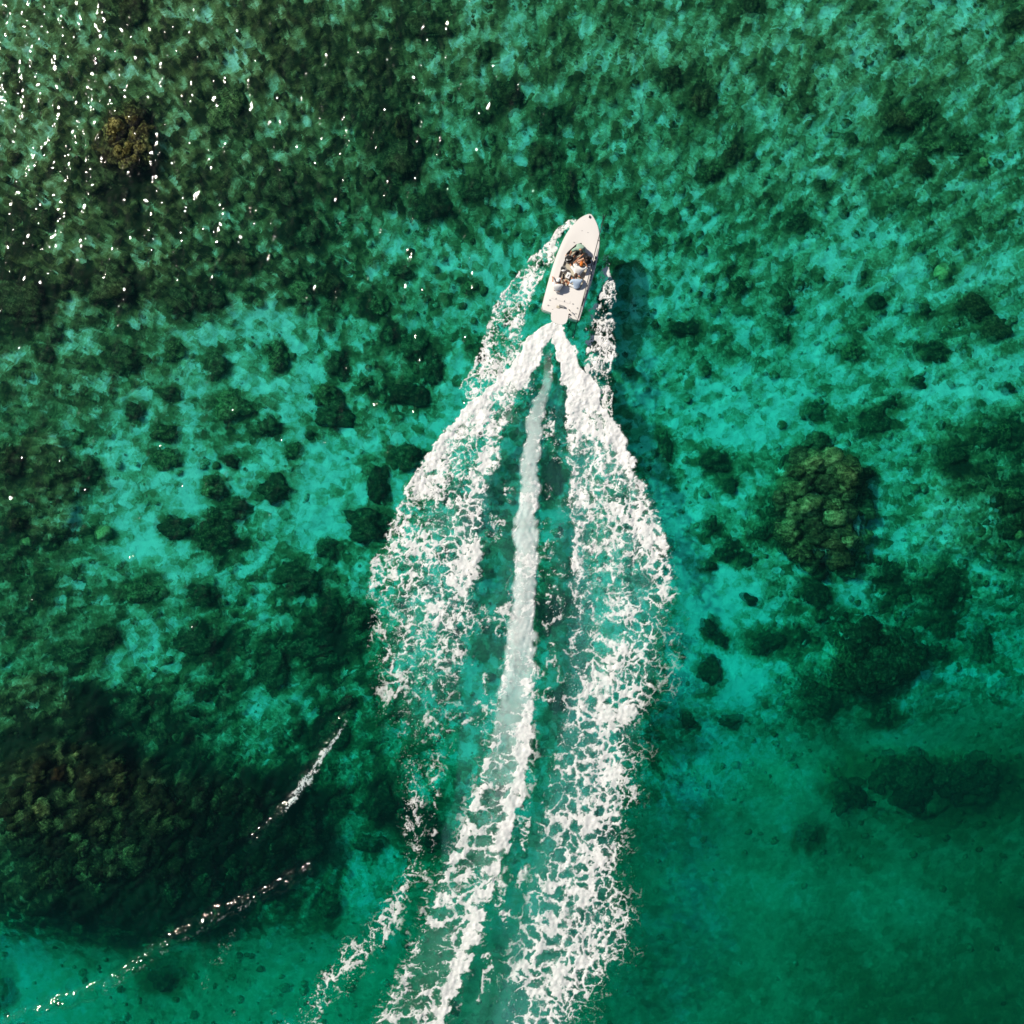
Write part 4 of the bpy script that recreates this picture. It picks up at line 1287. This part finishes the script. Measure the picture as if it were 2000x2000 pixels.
def deck_mesh():
    """rays from the cockpit's middle: cockpit rim to sheer, so that the deck closes round the opening"""
    bm = bmesh.new()
    Lp, Rp = outline_pts(0.0)
    # motor notch at the stern (platform stands over it)
    n0 = B(430, 1560).x; n1 = B(690, 1600).x
    outer = [Vector((Lp[0].x, 0.02, DECK))] + Lp[1:] + Rp[::-1][1:-1] + [Vector((Rp[0].x, 0.02, DECK)), Vector((n1, 0.0, DECK)), Vector((n1, .22, DECK)), Vector((n0, .22, DECK)), Vector((n0, 0, DECK))]
    N = 160
    def polar(pts):
        P = pts + [pts[0]]
        out = []
        for k in range(N):
            t = 2 * math.pi * k / N
            d = Vector((math.cos(t), math.sin(t)))
            best = None
            for a, b in zip(P[:-1], P[1:]):
                ex, ey = b.x - a.x, b.y - a.y
                den = d.x * ey - d.y * ex
                if abs(den) < 1e-12: continue
                s = ((a.x - cxm) * ey - (a.y - cym) * ex) / den
                u = ((a.x - cxm) * d.y - (a.y - cym) * d.x) / den
                if s > 0 and -1e-6 <= u <= 1 + 1e-6 and (best is None or s > best[0]):
                    best = (s, a.z + (b.z - a.z) * u)
            out.append((d, best[0], best[1]))
        return out
    O = polar(outer); I = polar([Vector((p.x, p.y, DECK)) for p in cock])
    rings = []
    for f in (1.0, .985, .75, .5, .25, 0.05, 0.0):
        r = []
        for (d, so, zo), (_, si, zi) in zip(O, I):
            s = si + (so - si) * f
            z = (zi + (zo - zi) * f) + 0.03 * math.sin(math.pi * min(1, max(0, f))) * (1 if f < 1 else 0)
            if f == 0.05: z = zi + .035
            if f == 0.0: z = zi + .030
            r.append(bm.verts.new((cxm + d.x * s, cym + d.y * s, z)))
        rings.append(r)
    for a, b in zip(rings[:-1], rings[1:]):
        for k in range(N):
            bm.faces.new((a[k], a[(k + 1) % N], b[(k + 1) % N], b[k]))
    return bm_mesh('deck', bm, True)


part('deck', deck_mesh(), M_NONSKID)


def cockpit_mesh():
    bm = bmesh.new()
    c = resample(cock, 60)
    top = [bm.verts.new((p.x, p.y, DECK + .028)) for p in c]
    low = [bm.verts.new((cxm + (p.x - cxm) * 1.05, cym + (p.y - cym) * 1.03, FLOOR)) for p in c]
    n = len(c)
    for k in range(n):
        bm.faces.new((top[k], top[(k + 1) % n], low[(k + 1) % n], low[k]))
    return bm_mesh('cockpit_side', bm, True)


part('cockpit_side', cockpit_mesh(), M_GEL)
bmf = bmesh.new()
fv = [bmf.verts.new((cxm + (p.x - cxm) * 1.05, cym + (p.y - cym) * 1.03, FLOOR)) for p in resample(cock, 60)]
bmf.faces.new(fv)
part('cockpit_floor', bm_mesh('cockpit_floor', bmf), M_FLOOR)

# rub rail along both sides
bm = bmesh.new()
for s in (-1, 1):
    tube(bm, [(mid[i] + s * (half[i] + .006), STAT[i], sheer(i) - .03) for i in range(0, NST + 1)], 0.022, 6)
part('rub_rail', bm_mesh('rub_rail', bm, True), M_RUB)

# hatches: a bow hatch with a curved lip, two side lids, an aft lid
def lid(name, pts, h=.012, mat=M_GEL):
    c = [B(x, y, DECK) for x, y in pts]
    zz = DECK + .032
    bm = prism([(p.x, p.y) for p in resample(c, 28)], zz, zz + h, .006)
    return part(name, bm_mesh(name, bm), mat)


lid('bow_hatch', [(870, 360), (930, 400), (960, 470), (950, 560), (900, 545), (800, 500), (745, 470), (790, 400)], .010, M_NONSKID)
lid('aft_hatch', [(420, 1310), (560, 1350), (700, 1395), (690, 1440), (560, 1400), (410, 1355)], .010, M_NONSKID)

# deck fittings: cleats, latches, rod rests seen as small dark marks
fit = bpy.data.meshes.new('deck_fitting')
bmq = bmesh.new(); tube(bmq, [(-.035, 0, .03), (.035, 0, .03)], .012, 6); tube(bmq, [(-.012, 0, 0), (-.012, 0, .03)], .009, 6); tube(bmq, [(.012, 0, 0), (.012, 0, .03)], .009, 6)
bmesh.ops.recalc_face_normals(bmq, faces=bmq.faces); bmq.to_mesh(fit); bmq.free()
fit.materials.append(M_STEEL)
for k, (x, y, r) in enumerate([(973, 185, 1.2), (908, 236, .4), (957, 244, 1.3), (930, 297, 0), (867, 381, .5), (953, 407, 0), (752, 547, .2), (398, 1381, .8), (487, 1364, 1.4), (611, 1398, 1.5), (374, 1458, .6), (733, 1438, .5), (797, 1498, .8), (776, 1577, 0), (440, 1520, .3)]):
    p = B(x, y, DECK + .03)
    o = part('deck_fitting', fit, None, BOAT, (p.x, p.y, DECK + .034 + .06 * max(0, p.y / LEN - .6)))
    o.rotation_euler = (0, 0, r)
# bow light / bow eye, the dark mark right at the stem
p = B(975, 183, DECK)
bm = rbox(.07, .12, .05, .015); part('bow_light', bm_mesh('bow_light', bm), M_BLACK, BOAT, (p.x, p.y, DECK + .12))

# poling platform over the motor
P0 = [B(x, y, 1.55) for x, y in [(430, 1530), (470, 1512), (560, 1508), (630, 1512), (664, 1535), (670, 1600), (655, 1690), (625, 1728), (575, 1742), (520, 1730), (450, 1702), (418, 1672), (416, 1600)]]
pl = part('poling_platform', bm_mesh('poling_platform', prism([(p.x, p.y) for p in resample(P0, 36)], 1.52, 1.56, .015)), M_NONSKID)
pcx = sum(p.x for p in P0) / len(P0); pcy = sum(p.y for p in P0) / len(P0)
leg_me = None
for sx, sy in ((-1, 1), (1, 1), (-1, -1), (1, -1)):
    bm = bmesh.new()
    tube(bm, [(pcx + sx * .30, pcy + sy * .22, 1.53), (pcx + sx * .36, max(.10, pcy + .12 + sy * .24) if sy > 0 else .06, DECK + .03)], .019, 8)
    part('platform_leg', bm_mesh('platform_leg', bm, True), M_STEEL, pl)
bm = bmesh.new()
tube(bm, [(pcx - .36, .07, .95), (pcx + .36, .07, .95)], .015, 8)
part('platform_brace', bm_mesh('platform_brace', bm, True), M_STEEL, pl)

# outboard motor under the platform
mt = part('outboard_motor', bm_mesh('outboard_motor', rbox(.36, .56, .46, .08, 3, .82), True), M_GREYP, BOAT, (pcx, -.22, .72))
bm = bmesh.new()
tube(bm, [(0, .05, .02), (0, .0, -.35), (0, -.05, -.8)], [.10, .085, .06], 10)
tube(bm, [(0, .16, -.86), (0, -.05, -.86), (0, -.24, -.86)], [.02, .075, .05], 10)
part('motor_leg', bm_mesh('motor_leg', bm, True), M_GREYP, mt)
bm = bmesh.new()
for k in range(3):
    a = k * 2.094
    q = [(.03 * math.cos(a), -.27, -.86 + .03 * math.sin(a)), (.17 * math.cos(a - .35), -.25, -.86 + .17 * math.sin(a - .35)), (.19 * math.cos(a), -.28, -.86 + .19 * math.sin(a)), (.16 * math.cos(a + .4), -.31, -.86 + .16 * math.sin(a + .4))]
    lo = [bm.verts.new(v) for v in q]; hi = [bm.verts.new((v[0], v[1] - .012, v[2])) for v in q]
    bm.faces.new(lo); bm.faces.new(hi[::-1])
    for j in range(4): bm.faces.new((lo[j], lo[(j + 1) % 4], hi[(j + 1) % 4], hi[j]))
part('propeller', bm_mesh('propeller', bm), M_STEEL, mt)
# motor well with its mount, ahead of the platform
p = B(572, 1478, DECK)
part('motor_mount', bm_mesh('motor_mount', rbox(.30, .10, .12, .015)), M_GREYP, BOAT, (p.x, p.y, DECK + .02))
p = B(530, 1480, DECK)
part('motor_well', bm_mesh('motor_well', rbox(.17, .12, .02, .004)), M_FLOOR, BOAT, (p.x - .03, p.y - .02, DECK + .034))
p = B(598, 1498, DECK)
part('fuel_cap', bm_mesh('fuel_cap', rbox(.07, .07, .04, .012)), M_WHITEP, BOAT, (p.x, p.y, DECK + .04))

# padded rod holders along the right gunwale, with the rod racks' long strips between them
for x, y, dx in [(1050, 828, 0), (1044, 850, 0), (996, 1035, 0), (990, 1082, 0), (938, 1270, 0), (922, 1325, 0), (1062, 770, 0)]:
    p = B(x, y, DECK)
    o = part('rod_holder', bm_mesh('rod_holder', rbox(.065, .22 if y > 840 else .15, .075, .018)), M_NAVY, BOAT, (p.x, p.y, DECK + .04))
    o.rotation_euler = (0, 0, math.radians(2.5))
for off in (0.0, .055):
    bm = bmesh.new()
    pts = [B(x, y, DECK) for x, y in [(1108, 640), (1082, 770), (1045, 915), (1005, 1060), (970, 1170), (935, 1285), (880, 1450), (822, 1640)]]
    tube(bm, [(q.x - off, q.y, DECK + .055) for q in pts], .008, 6)
    part('rod_rack_strip', bm_mesh('rod_rack_strip', bm, True), M_GREYP)
p = B(1108, 525, DECK)
o = part('pole_rest', bm_mesh('pole_rest', rbox(.16, .035, .07, .01)), M_STEEL, BOAT, (p.x, p.y, DECK + .05)); o.rotation_euler = (0, 0, -.1)
p = B(685, 1592, DECK)
part('trim_tab_pump', bm_mesh('trim_tab_pump', rbox(.09, .07, .05, .015)), M_BLACK, BOAT, (p.x, p.y, DECK + .03))

# ------------------------------------------------------------------ loose things on board
def loose(name, label, cat, at, rz=0.0, group=None):
    o = empty(name, at, BOAT_RZ + rz)
    return tag(o, label, cat, group)


# push pole: fork at the front end, spike at the back end, along the right gunwale
q0, q1 = Z(1183, 190, .95), Z(745, 1905, .72)
pole = loose('push_pole', 'long dark push pole lying along the right gunwale, overhanging bow and stern', 'pole', q0)
pole.rotation_euler = (0, 0, 0)
d = q1 - q0
sag = [(q0 + d * t - q0) + Vector((0, 0, -.05 * math.sin(math.pi * t))) for t in [i / 16 for i in range(17)]]
bm = bmesh.new(); tube(bm, sag, [.020] * 12 + [.019, .018, .017, .016, .015], 8)
part('shaft', bm_mesh('shaft', bm, True), M_GRAPH, pole)
u = -d.normalized(); v = Vector((u.y, -u.x, 0)).normalized()
bm = bmesh.new()
for s in (-1, 1): tube(bm, [Vector((0, 0, 0)), u * .10 + v * s * .05, u * .20 + v * s * .075], [.022, .022, .016], 6)
tube(bm, [-u * .06, u * .03], .034, 8)
part('fork', bm_mesh('fork', bm, True), M_BLACK, pole)
bm = bmesh.new(); tube(bm, [d, d - u * .16], [.02, .006], 8)
part('spike', bm_mesh('spike', bm, True), M_STEEL, pole)

# fishing rods on the right side
def rod(label, a, b, reel_t=.12):
    r = loose('fishing_rod', label, 'fishing rod', a)
    r.rotation_euler = (0, 0, 0)
    e = b - a
    bm = bmesh.new(); tube(bm, [e * t for t in (0.14, .4, .7, 1)], [.009, .007, .005, .003], 6)
    part('blank', bm_mesh('blank', bm, True), M_GRAPH, r)
    bm = bmesh.new(); tube(bm, [e * 0, e * .15], .016, 8)
    part('grip', bm_mesh('grip', bm, True), M_KHAKI, r)
    bm = bmesh.new()
    c = e * reel_t + Vector((0, 0, .05)); s = e.normalized().cross(Vector((0, 0, 1))).normalized()
    tube(bm, [c - s * .02, c + s * .02], .042, 12)
    part('reel', bm_mesh('reel', bm, True), M_BLACK, r)


rod('thin dark fishing rod slanting over the aft right corner beside the motor platform', Z(672, 1515, .85), Z(805, 1668, .72))
rod('dark fishing rod racked inside the right gunwale beside the cockpit', Z(865, 1470, .70), Z(1098, 650, .72))

# round black bag at the front of the cockpit
bag = loose('bag', 'round black bag with grey straps on the front left of the cockpit floor', 'bag', Z(676, 792, FLOOR), .35)
bm = bmesh.new(); bmesh.ops.create_uvsphere(bm, u_segments=20, v_segments=12, radius=1.0)
for w_ in bm.verts:
    w_.co = Vector((w_.co.x * .215, w_.co.y * .19, (w_.co.z * .5 + .5) * .34 + .01 * math.sin(9 * w_.co.x + 7 * w_.co.y)))
part('pouch', bm_mesh('pouch', bm, True), M_BLACKC, bag)
for k, (r0, zc, a0, a1, wd) in enumerate([(.225, .10, 0, 6.283, .018), (.175, .30, .3, 2.9, .020), (.13, .33, 3.3, 5.6, .014)]):
    bm = bmesh.new(); tube(bm, [(r0 * math.cos(a0 + (a1 - a0) * i / 20), r0 * .9 * math.sin(a0 + (a1 - a0) * i / 20), zc) for i in range(21)], wd, 6)
    part('strap', bm_mesh('strap', bm, True), M_GREYP, bag)
bm = rbox(.10, .08, .03, .01); o = part('label_patch', bm_mesh('label_patch', bm), M_WHITEP, bag, (-.10, -.08, .27))
o.rotation_euler = (0.25, -.2, .4)

# bucket with a towel
bk = loose('bucket', 'round grey bucket with a white rag in it by the left side of the cockpit', 'bucket', Z(596, 945, FLOOR), 0)
bm = bmesh.new()
R = [(0, .01, .11), (.115, 0.0, 0), (.14, .30, 0)]
seg = 24; rows = []
for r0, zz in ((.115, 0), (.14, .22), (.155, .225), (.155, .24), (.13, .24), (.105, .03)):
    rows.append([bm.verts.new((r0 * math.cos(6.28318 * k / seg), r0 * math.sin(6.28318 * k / seg), zz)) for k in range(seg)])
for a, b in zip(rows[:-1], rows[1:]):
    for k in range(seg): bm.faces.new((a[k], a[(k + 1) % seg], b[(k + 1) % seg], b[k]))
bm.faces.new(rows[-1]); bm.faces.new(rows[0][::-1])
part('tub', bm_mesh('tub', bm, True), M_GREYP, bk)
bm = bmesh.new(); tube(bm, [(.155 * math.cos(t), .05 + .155 * math.sin(t) * .3, .24) for t in [math.pi * i / 14 for i in range(15)]], .006, 6)
part('handle', bm_mesh('handle', bm, True), M_STEEL, bk)
rag = loose('rag', 'crumpled white rag lying in the grey bucket', 'rag', Z(596, 955, FLOOR + .24), .3)
bm = bmesh.new(); bmesh.ops.create_icosphere(bm, subdivisions=3, radius=1)
for w_ in bm.verts:
    f = 1 + .35 * mnoise.noise(w_.co * 2.6)
    w_.co = Vector((w_.co.x * .10 * f, w_.co.y * .05 * f, w_.co.z * .04 * f))
link('cloth_wad', bm_mesh('cloth_wad', bm, True), M_WHITEC, rag)

# black shoe
sh = loose('shoe', 'single black shoe on the cockpit floor aft of the bucket', 'shoe', Z(597, 1037, FLOOR), .25)
bm = bmesh.new(); bmesh.ops.create_uvsphere(bm, u_segments=16, v_segments=8, radius=1)
for w_ in bm.verts:
    x, y, z = w_.co
    w_.co = Vector((x * (.045 + .012 * y), y * .14, max(0, z) * (.075 - .03 * y) + .028))
part('upper', bm_mesh('upper', bm, True), M_BLACKC, sh)
part('sole', bm_mesh('sole', rbox(.10, .285, .028, .012), True), M_BLACK, sh)
# white tackle box
tb = loose('tackle_box', 'small white tackle box with a grey latch on the cockpit floor', 'box', Z(664, 1040, FLOOR), -.12)
part('box_body', bm_mesh('box_body', rbox(.21, .30, .20, .02, 2, .96), True), M_WHITEP, tb)
part('box_lid', bm_mesh('box_lid', rbox(.22, .31, .05, .018), True), M_WHITEP, tb, (0, 0, .202))
bm = bmesh.new(); tube(bm, [(-.02, -.07, .25), (-.02, -.06, .275), (.01, .04, .275), (.02, .05, .25)], .014, 6)
part('carry_handle', bm_mesh('carry_handle', bm, True), M_GREYP, tb)


# ------------------------------------------------------------------ people
def skinned(name, joints, edges, mat, parent, sub=2, root=0):
    """one continuous surface grown round a skeleton: joints = [(point, radius x, radius y)]"""
    me = bpy.data.meshes.new(name)
    me.from_pydata([tuple(j[0]) for j in joints], edges, [])
    o = link(name, me, mat, parent)
    sk = o.modifiers.new('skin', 'SKIN'); sk.use_smooth_shade = True
    for i, j in enumerate(joints):
        s = me.skin_vertices[0].data[i]
        s.radius = (j[1], j[2] if len(j) > 2 else j[1])
        s.use_root = i == root
    ss = o.modifiers.new('subsurf', 'SUBSURF'); ss.levels = sub; ss.render_levels = sub
    dg = bpy.context.evaluated_depsgraph_get()
    ev = o.evaluated_get(dg)
    new = bpy.data.meshes.new_from_object(ev)
    o.modifiers.clear(); o.data = new
    bpy.data.meshes.remove(me)
    new.name = name
    for p in new.polygons: p.use_smooth = True
    return o


def hand_joints(J, E, wrist_i, wrist, tip_dir, side):
    """palm, four fingers of unequal length with a bend, a thumb leaving the palm's side"""
    f = tip_dir.normalized()
    s = f.cross(Vector((0, 0, 1)))
    s = (s.normalized() if s.length > .05 else Vector((1, 0, 0))) * side
    dn = Vector((0, 0, -1))
    palm = wrist + f * .055
    J.append((palm, .032, .016)); pi = len(J) - 1; E.append((wrist_i, pi))
    for k, (w, ln) in enumerate(((-.030, .070), (-.010, .080), (.011, .074), (.031, .058))):
        a = palm + f * .045 + s * w; b = a + f * ln * .55 + dn * .008; c = b + f * ln * .42 + dn * .026
        n = len(J)
        J += [(a, .0095), (b, .0085), (c, .0065)]
        E += [(pi, n), (n, n + 1), (n + 1, n + 2)]
    a = palm - s * .040 + f * .005; b = a - s * .018 + f * .034 + dn * .008
    n = len(J); J += [(a, .011), (b, .0085)]; E += [(pi, n), (n, n + 1)]


def head_mesh(face, up):
    """skull, brow, nose, lips, chin and ears in one surface; face = where it looks"""
    f = face.normalized(); r = f.cross(up).normalized(); u = r.cross(f).normalized()
    bm = bmesh.new(); bmesh.ops.create_uvsphere(bm, u_segments=24, v_segments=18, radius=1.0)
    for w_ in bm.verts:
        x, y, z = w_.co                   # x right, y forward, z up
        px_, py_, pz_ = x * .076, y * .096, z * .118
        if z < -.2: px_ *= 1 - .30 * (-z - .2); py_ = py_ * (1 - .12 * (-z - .2)) + .012 * (-z)
        nose = math.exp(-((x / .16) ** 2) - ((z + .15) / .22) ** 2) if y > 0 else 0
        py_ += .024 * nose
        eye = math.exp(-(((abs(x) - .38) / .16) ** 2) - ((z - .08) / .12) ** 2) if y > 0 else 0
        py_ -= .010 * eye
        lip = math.exp(-((x / .26) ** 2) - ((z + .48) / .08) ** 2) if y > 0 else 0
        py_ += .007 * lip
        ear = math.exp(-((y + .05) / .18) ** 2 - ((z + .02) / .24) ** 2) * (abs(x) > .9)
        px_ += .016 * ear * (1 if x > 0 else -1)
        w_.co = r * px_ + f * py_ + u * pz_
    return bm, (r, f, u)


def person(label, hips, chest, neck, head, face, arms, legs, skin, shirt, pants, hair, cap=None, sleeve=.5, pant_to=1.0, long_hair=False, bulk=1.0):
    """hips, chest, neck, head: world points; arms / legs: ((shoulder, elbow, wrist, pointing), ...) left then right"""
    root = empty('person', hips)
    tag(root, label, 'person', 'people riding in the boat')
    o0 = Vector(hips)
    q = lambda p: Vector(p) - o0
    hips, chest, neck, head = q(hips), q(chest), q(neck), q(head)
    arms = [tuple(q(p) for p in a[:3]) + (Vector(a[3]),) for a in arms]
    legs = [tuple(q(p) for p in l) for l in legs]
    b = bulk
    belly = hips.lerp(chest, .5)
    J = [(hips, .115 * b, .095 * b), (belly, .105 * b, .080 * b), (chest, .120 * b, .080 * b), (neck, .052, .052), (neck.lerp(head, .6), .05, .05)]
    E = [(0, 1), (1, 2), (2, 3), (3, 4)]
    for k, (sh, el, wr, fd) in enumerate(arms):
        n = len(J)
        J += [(sh, .052, .052), (sh.lerp(el, .5), .045, .045), (el, .040, .040), (el.lerp(wr, .4), .038, .036), (wr, .026, .024)]
        E += [(2, n), (n, n + 1), (n + 1, n + 2), (n + 2, n + 3), (n + 3, n + 4)]
        hand_joints(J, E, n + 4, wr, fd, -1 if k == 0 else 1)
    for (hp, kn, an, toe) in legs:
        n = len(J)
        J += [(hp, .080, .080), (hp.lerp(kn, .5), .068, .068), (kn, .056, .056), (kn.lerp(an, .35), .055, .055), (an, .036, .036), (an.lerp(toe, .5) + Vector((0, 0, -.02)), .040, .030), (toe, .032, .020)]
        E += [(0, n)] + [(n + i, n + i + 1) for i in range(6)]
    body = skinned('body', J, E, skin, root, 2)
    # head joined into the body mesh
    up = (head - neck).normalized()
    hb, (r, f, u) = head_mesh(Vector(face), up)
    for w_ in hb.verts: w_.co = w_.co + head
    hm = bpy.data.meshes.new('head'); bmesh.ops.recalc_face_normals(hb, faces=hb.faces); hb.to_mesh(hm); hb.free()
    jb = bmesh.new(); jb.from_mesh(body.data); jb.from_mesh(hm)
    for p in jb.faces: p.smooth = True
    jb.to_mesh(body.data); jb.free(); bpy.data.meshes.remove(hm)
    # eyes
    for sgn in (-1, 1):
        bm = bmesh.new(); bmesh.ops.create_icosphere(bm, subdivisions=2, radius=.011)
        for w_ in bm.verts: w_.co = w_.co + head + r * sgn * .030 + f * .082 + u * .012
        link('eye', bm_mesh('eye', bm, True), M_EYE, body)
    # shirt: same skeleton, looser, ends at neck, sleeve and waist
    g = .018
    J = [(hips.lerp(chest, .02), .160 * b, .132 * b), (belly, .156 * b, .125 * b), (chest, .176 * b, .128 * b), (chest.lerp(neck, .9), .078, .078)]
    E = [(0, 1), (1, 2), (2, 3)]
    for (sh, el, wr, fd) in arms:
        n = len(J)
        pts = [sh, sh.lerp(el, min(1, sleeve * 2) * .98)] if sleeve <= .5 else [sh, el, el.lerp(wr, (sleeve - .5) * 1.8)]
        rad = [.078, .066, .052]
        for i, p in enumerate(pts):
            J.append((p, rad[i] + .002, rad[i])); E.append((2 if i == 0 else n + i - 1, n + i))
    skinned('shirt', J, E, shirt, root, 2, 1)
    # shorts or trousers
    J = [(hips, .160 * b, .135 * b), (hips.lerp(chest, .14), .150 * b, .125 * b)]
    E = [(0, 1)]
    for (hp, kn, an, toe) in legs:
        n = len(J)
        pts = [(hp, .104), (hp.lerp(kn, .6), .094), (kn, .080)] if pant_to <= 1 else [(hp, .102), (hp.lerp(kn, .6), .090), (kn, .076), (kn.lerp(an, .9), .062)]
        for i, (p, rr) in enumerate(pts):
            J.append((p, rr)); E.append((0 if i == 0 else n + i - 1, n + i))
    skinned('trousers' if pant_to > 1 else 'shorts', J, E, pants, root, 2)
    # hair: a shell over the back and top of the skull
    bm = bmesh.new(); bmesh.ops.create_uvsphere(bm, u_segments=24, v_segments=16, radius=1.0)
    kill = []
    for w_ in bm.verts:
        x, y, z = w_.co
        if (y > .25 and z < .45) or (z < -.45) or (y > .55 and z < .62): kill.append(w_)
        s = 1.0 + .05 * mnoise.noise(Vector((x * 5, y * 5, z * 5)))
        w_.co = head + r * x * .086 * s + f * (y * .105 * s - .004) + u * (z * .128 * s + .002)
    bmesh.ops.delete(bm, geom=kill, context='VERTS')
    if long_hair:
        tube(bm, [head - f * .07 - u * .02, head - f * .105 - u * .12, head - f * .10 - u * .24], [.075, .07, .035], 10)
    ho = link('hair', bm_mesh('hair', bm, True), hair, root)
    so = ho.modifiers.new('thick', 'SOLIDIFY'); so.thickness = .012; so.offset = 1
    if cap is not None:
        bm = bmesh.new(); bmesh.ops.create_uvsphere(bm, u_segments=24, v_segments=12, radius=1.0)
        kill = [w_ for w_ in bm.verts if w_.co.z < .12]
        bmesh.ops.delete(bm, geom=kill, context='VERTS')
        for w_ in bm.verts:
            x, y, z = w_.co
            w_.co = head + r * x * .100 + f * y * .120 + u * (z * .135 + .012)
        # peak: a thin curved plate in front of the crown
        n1 = []
        for i in range(9):
            a = -.95 + 1.9 * i / 8
            n1.append((head + r * .098 * math.sin(a) + f * .116 * math.cos(a) + u * .034, head + r * .102 * math.sin(a) + f * (.116 * math.cos(a) + .085 * math.cos(a)) + u * .020))
        lo = [(bm.verts.new(p), bm.verts.new(s)) for p, s in n1]
        hi = [(bm.verts.new(p + u * .006), bm.verts.new(s + u * .006)) for p, s in n1]
        for i in range(8):
            bm.faces.new((lo[i][0], lo[i + 1][0], lo[i + 1][1], lo[i][1])); bm.faces.new((hi[i][0], hi[i][1], hi[i + 1][1], hi[i + 1][0]))
            bm.faces.new((lo[i][1], lo[i + 1][1], hi[i + 1][1], hi[i][1]))
        c = link('cap', bm_mesh('cap', bm, True), cap, root)
        so = c.modifiers.new('thick', 'SOLIDIFY'); so.thickness = .006
    return root


def dirv(a, b): return (Vector(b) - Vector(a))


# front passenger on the edge of the foredeck, leaning aft into the cockpit
person('person in pale green shirt and dark trousers, frontmost in the boat, leaning aft',
       Z(822, 588, .80), Z(838, 622, 1.10), Z(846, 655, 1.26), Z(852, 690, 1.32), Z(780, 900, .5) - Z(852, 690, 1.32),
       [(Z(895, 625, 1.12), Z(898, 700, .95), Z(830, 770, .82), dirv(Z(830, 770, .82), Z(790, 800, .78))),
        (Z(772, 640, 1.12), Z(716, 672, .98), Z(698, 712, .86), dirv(Z(698, 712, .86), Z(690, 745, .8)))],
       [(Z(850, 600, .78), Z(800, 705, .80), Z(765, 735, FLOOR + .16), Z(735, 770, FLOOR + .05)),
        (Z(790, 600, .78), Z(680, 690, .80), Z(640, 730, FLOOR + .16), Z(618, 765, FLOOR + .05))],
       M_SKIN, M_GREEN, M_BLACKC, M_HAIR, pant_to=1.6)
# dark haired passenger on the right gunwale
person('person with long dark hair in a black top sitting on the right gunwale',
       Z(952, 815, .78), Z(946, 800, 1.06), Z(944, 788, 1.22), Z(942, 772, 1.36), Z(780, 830, 1.0) - Z(942, 772, 1.36),
       [(Z(925, 832, 1.08), Z(880, 842, .92), Z(820, 836, .86), dirv(Z(820, 836, .86), Z(790, 838, .84))),
        (Z(930, 762, 1.12), Z(868, 790, .98), Z(810, 818, .90), dirv(Z(810, 818, .90), Z(780, 826, .86)))],
       [(Z(935, 835, .76), Z(850, 850, .76), Z(825, 845, FLOOR + .16), Z(790, 845, FLOOR + .05)),
        (Z(930, 800, .76), Z(850, 810, .78), Z(815, 812, FLOOR + .16), Z(780, 812, FLOOR + .05))],
       M_SKIN3, M_BLACKC, M_KHAKI, M_HAIR, long_hair=True, sleeve=.3)
# orange cap
person('person in an orange cap and white shirt sitting in mid cockpit',
       Z(800, 1000, .66), Z(826, 935, .88), Z(842, 903, .97), Z(855, 870, 1.06), Z(900, 640, .9) - Z(855, 870, 1.06),
       [(Z(778, 905, .95), Z(748, 852, .96), Z(768, 822, .92), dirv(Z(768, 822, .92), Z(800, 800, .88))),
        (Z(892, 930, .95), Z(942, 900, .98), Z(920, 852, 1.06), dirv(Z(920, 852, 1.06), Z(900, 825, 1.08)))],
       [(Z(775, 965, .62), Z(725, 915, .68), Z(705, 880, FLOOR + .16), Z(695, 850, FLOOR + .05)),
        (Z(845, 960, .62), Z(800, 870, .70), Z(780, 830, FLOOR + .16), Z(770, 800, FLOOR + .05))],
       M_SKIN, M_WHITEC, M_WHITEC, M_HAIRB, cap=M_ORANGE, pant_to=1.6, bulk=1.05)
# light blue shirt
person('bareheaded person in a light blue shirt at the aft end of the cockpit',
       Z(790, 1205, .68), Z(785, 1118, .88), Z(781, 1066, .96), Z(779, 1022, 1.04), Z(700, 700, .7) - Z(779, 1022, 1.04),
       [(Z(722, 1095, .95), Z(700, 1135, .80), Z(668, 1120, .74), dirv(Z(668, 1120, .74), Z(640, 1105, .72))),
        (Z(850, 1108, .95), Z(868, 1085, .86), Z(838, 1050, .78), dirv(Z(838, 1050, .78), Z(815, 1025, .74)))],
       [(Z(750, 1185, .64), Z(670, 1150, .72), Z(650, 1130, FLOOR + .16), Z(625, 1105, FLOOR + .05)),
        (Z(815, 1175, .64), Z(735, 1090, .70), Z(715, 1060, FLOOR + .16), Z(700, 1030, FLOOR + .05))],
       M_SKIN2, M_BLUE, M_WHITEC, M_HAIRB, sleeve=.5, bulk=1.05)
# white cap on the aft deck
person('person in white cap and white shirt, one hand on the left gunwale',
       Z(500, 1240, .76), Z(512, 1182, .95), Z(519, 1145, 1.04), Z(526, 1104, 1.12), Z(650, 900, .8) - Z(526, 1104, 1.12),
       [(Z(464, 1168, 1.03), Z(442, 1120, .92), Z(444, 1076, .80), dirv(Z(444, 1076, .80), Z(440, 1045, .76))),
        (Z(572, 1172, 1.03), Z(588, 1160, .92), Z(612, 1118, .82), dirv(Z(612, 1118, .82), Z(636, 1100, .80)))],
       [(Z(490, 1205, .74), Z(548, 1110, .78), Z(560, 1090, FLOOR + .16), Z(572, 1055, FLOOR + .05)),
        (Z(535, 1215, .74), Z(602, 1135, .78), Z(622, 1115, FLOOR + .16), Z(640, 1085, FLOOR + .05))],
       M_SKIN, M_WHITEC, M_KHAKI, M_HAIRB, cap=M_WHITEC, bulk=1.0)
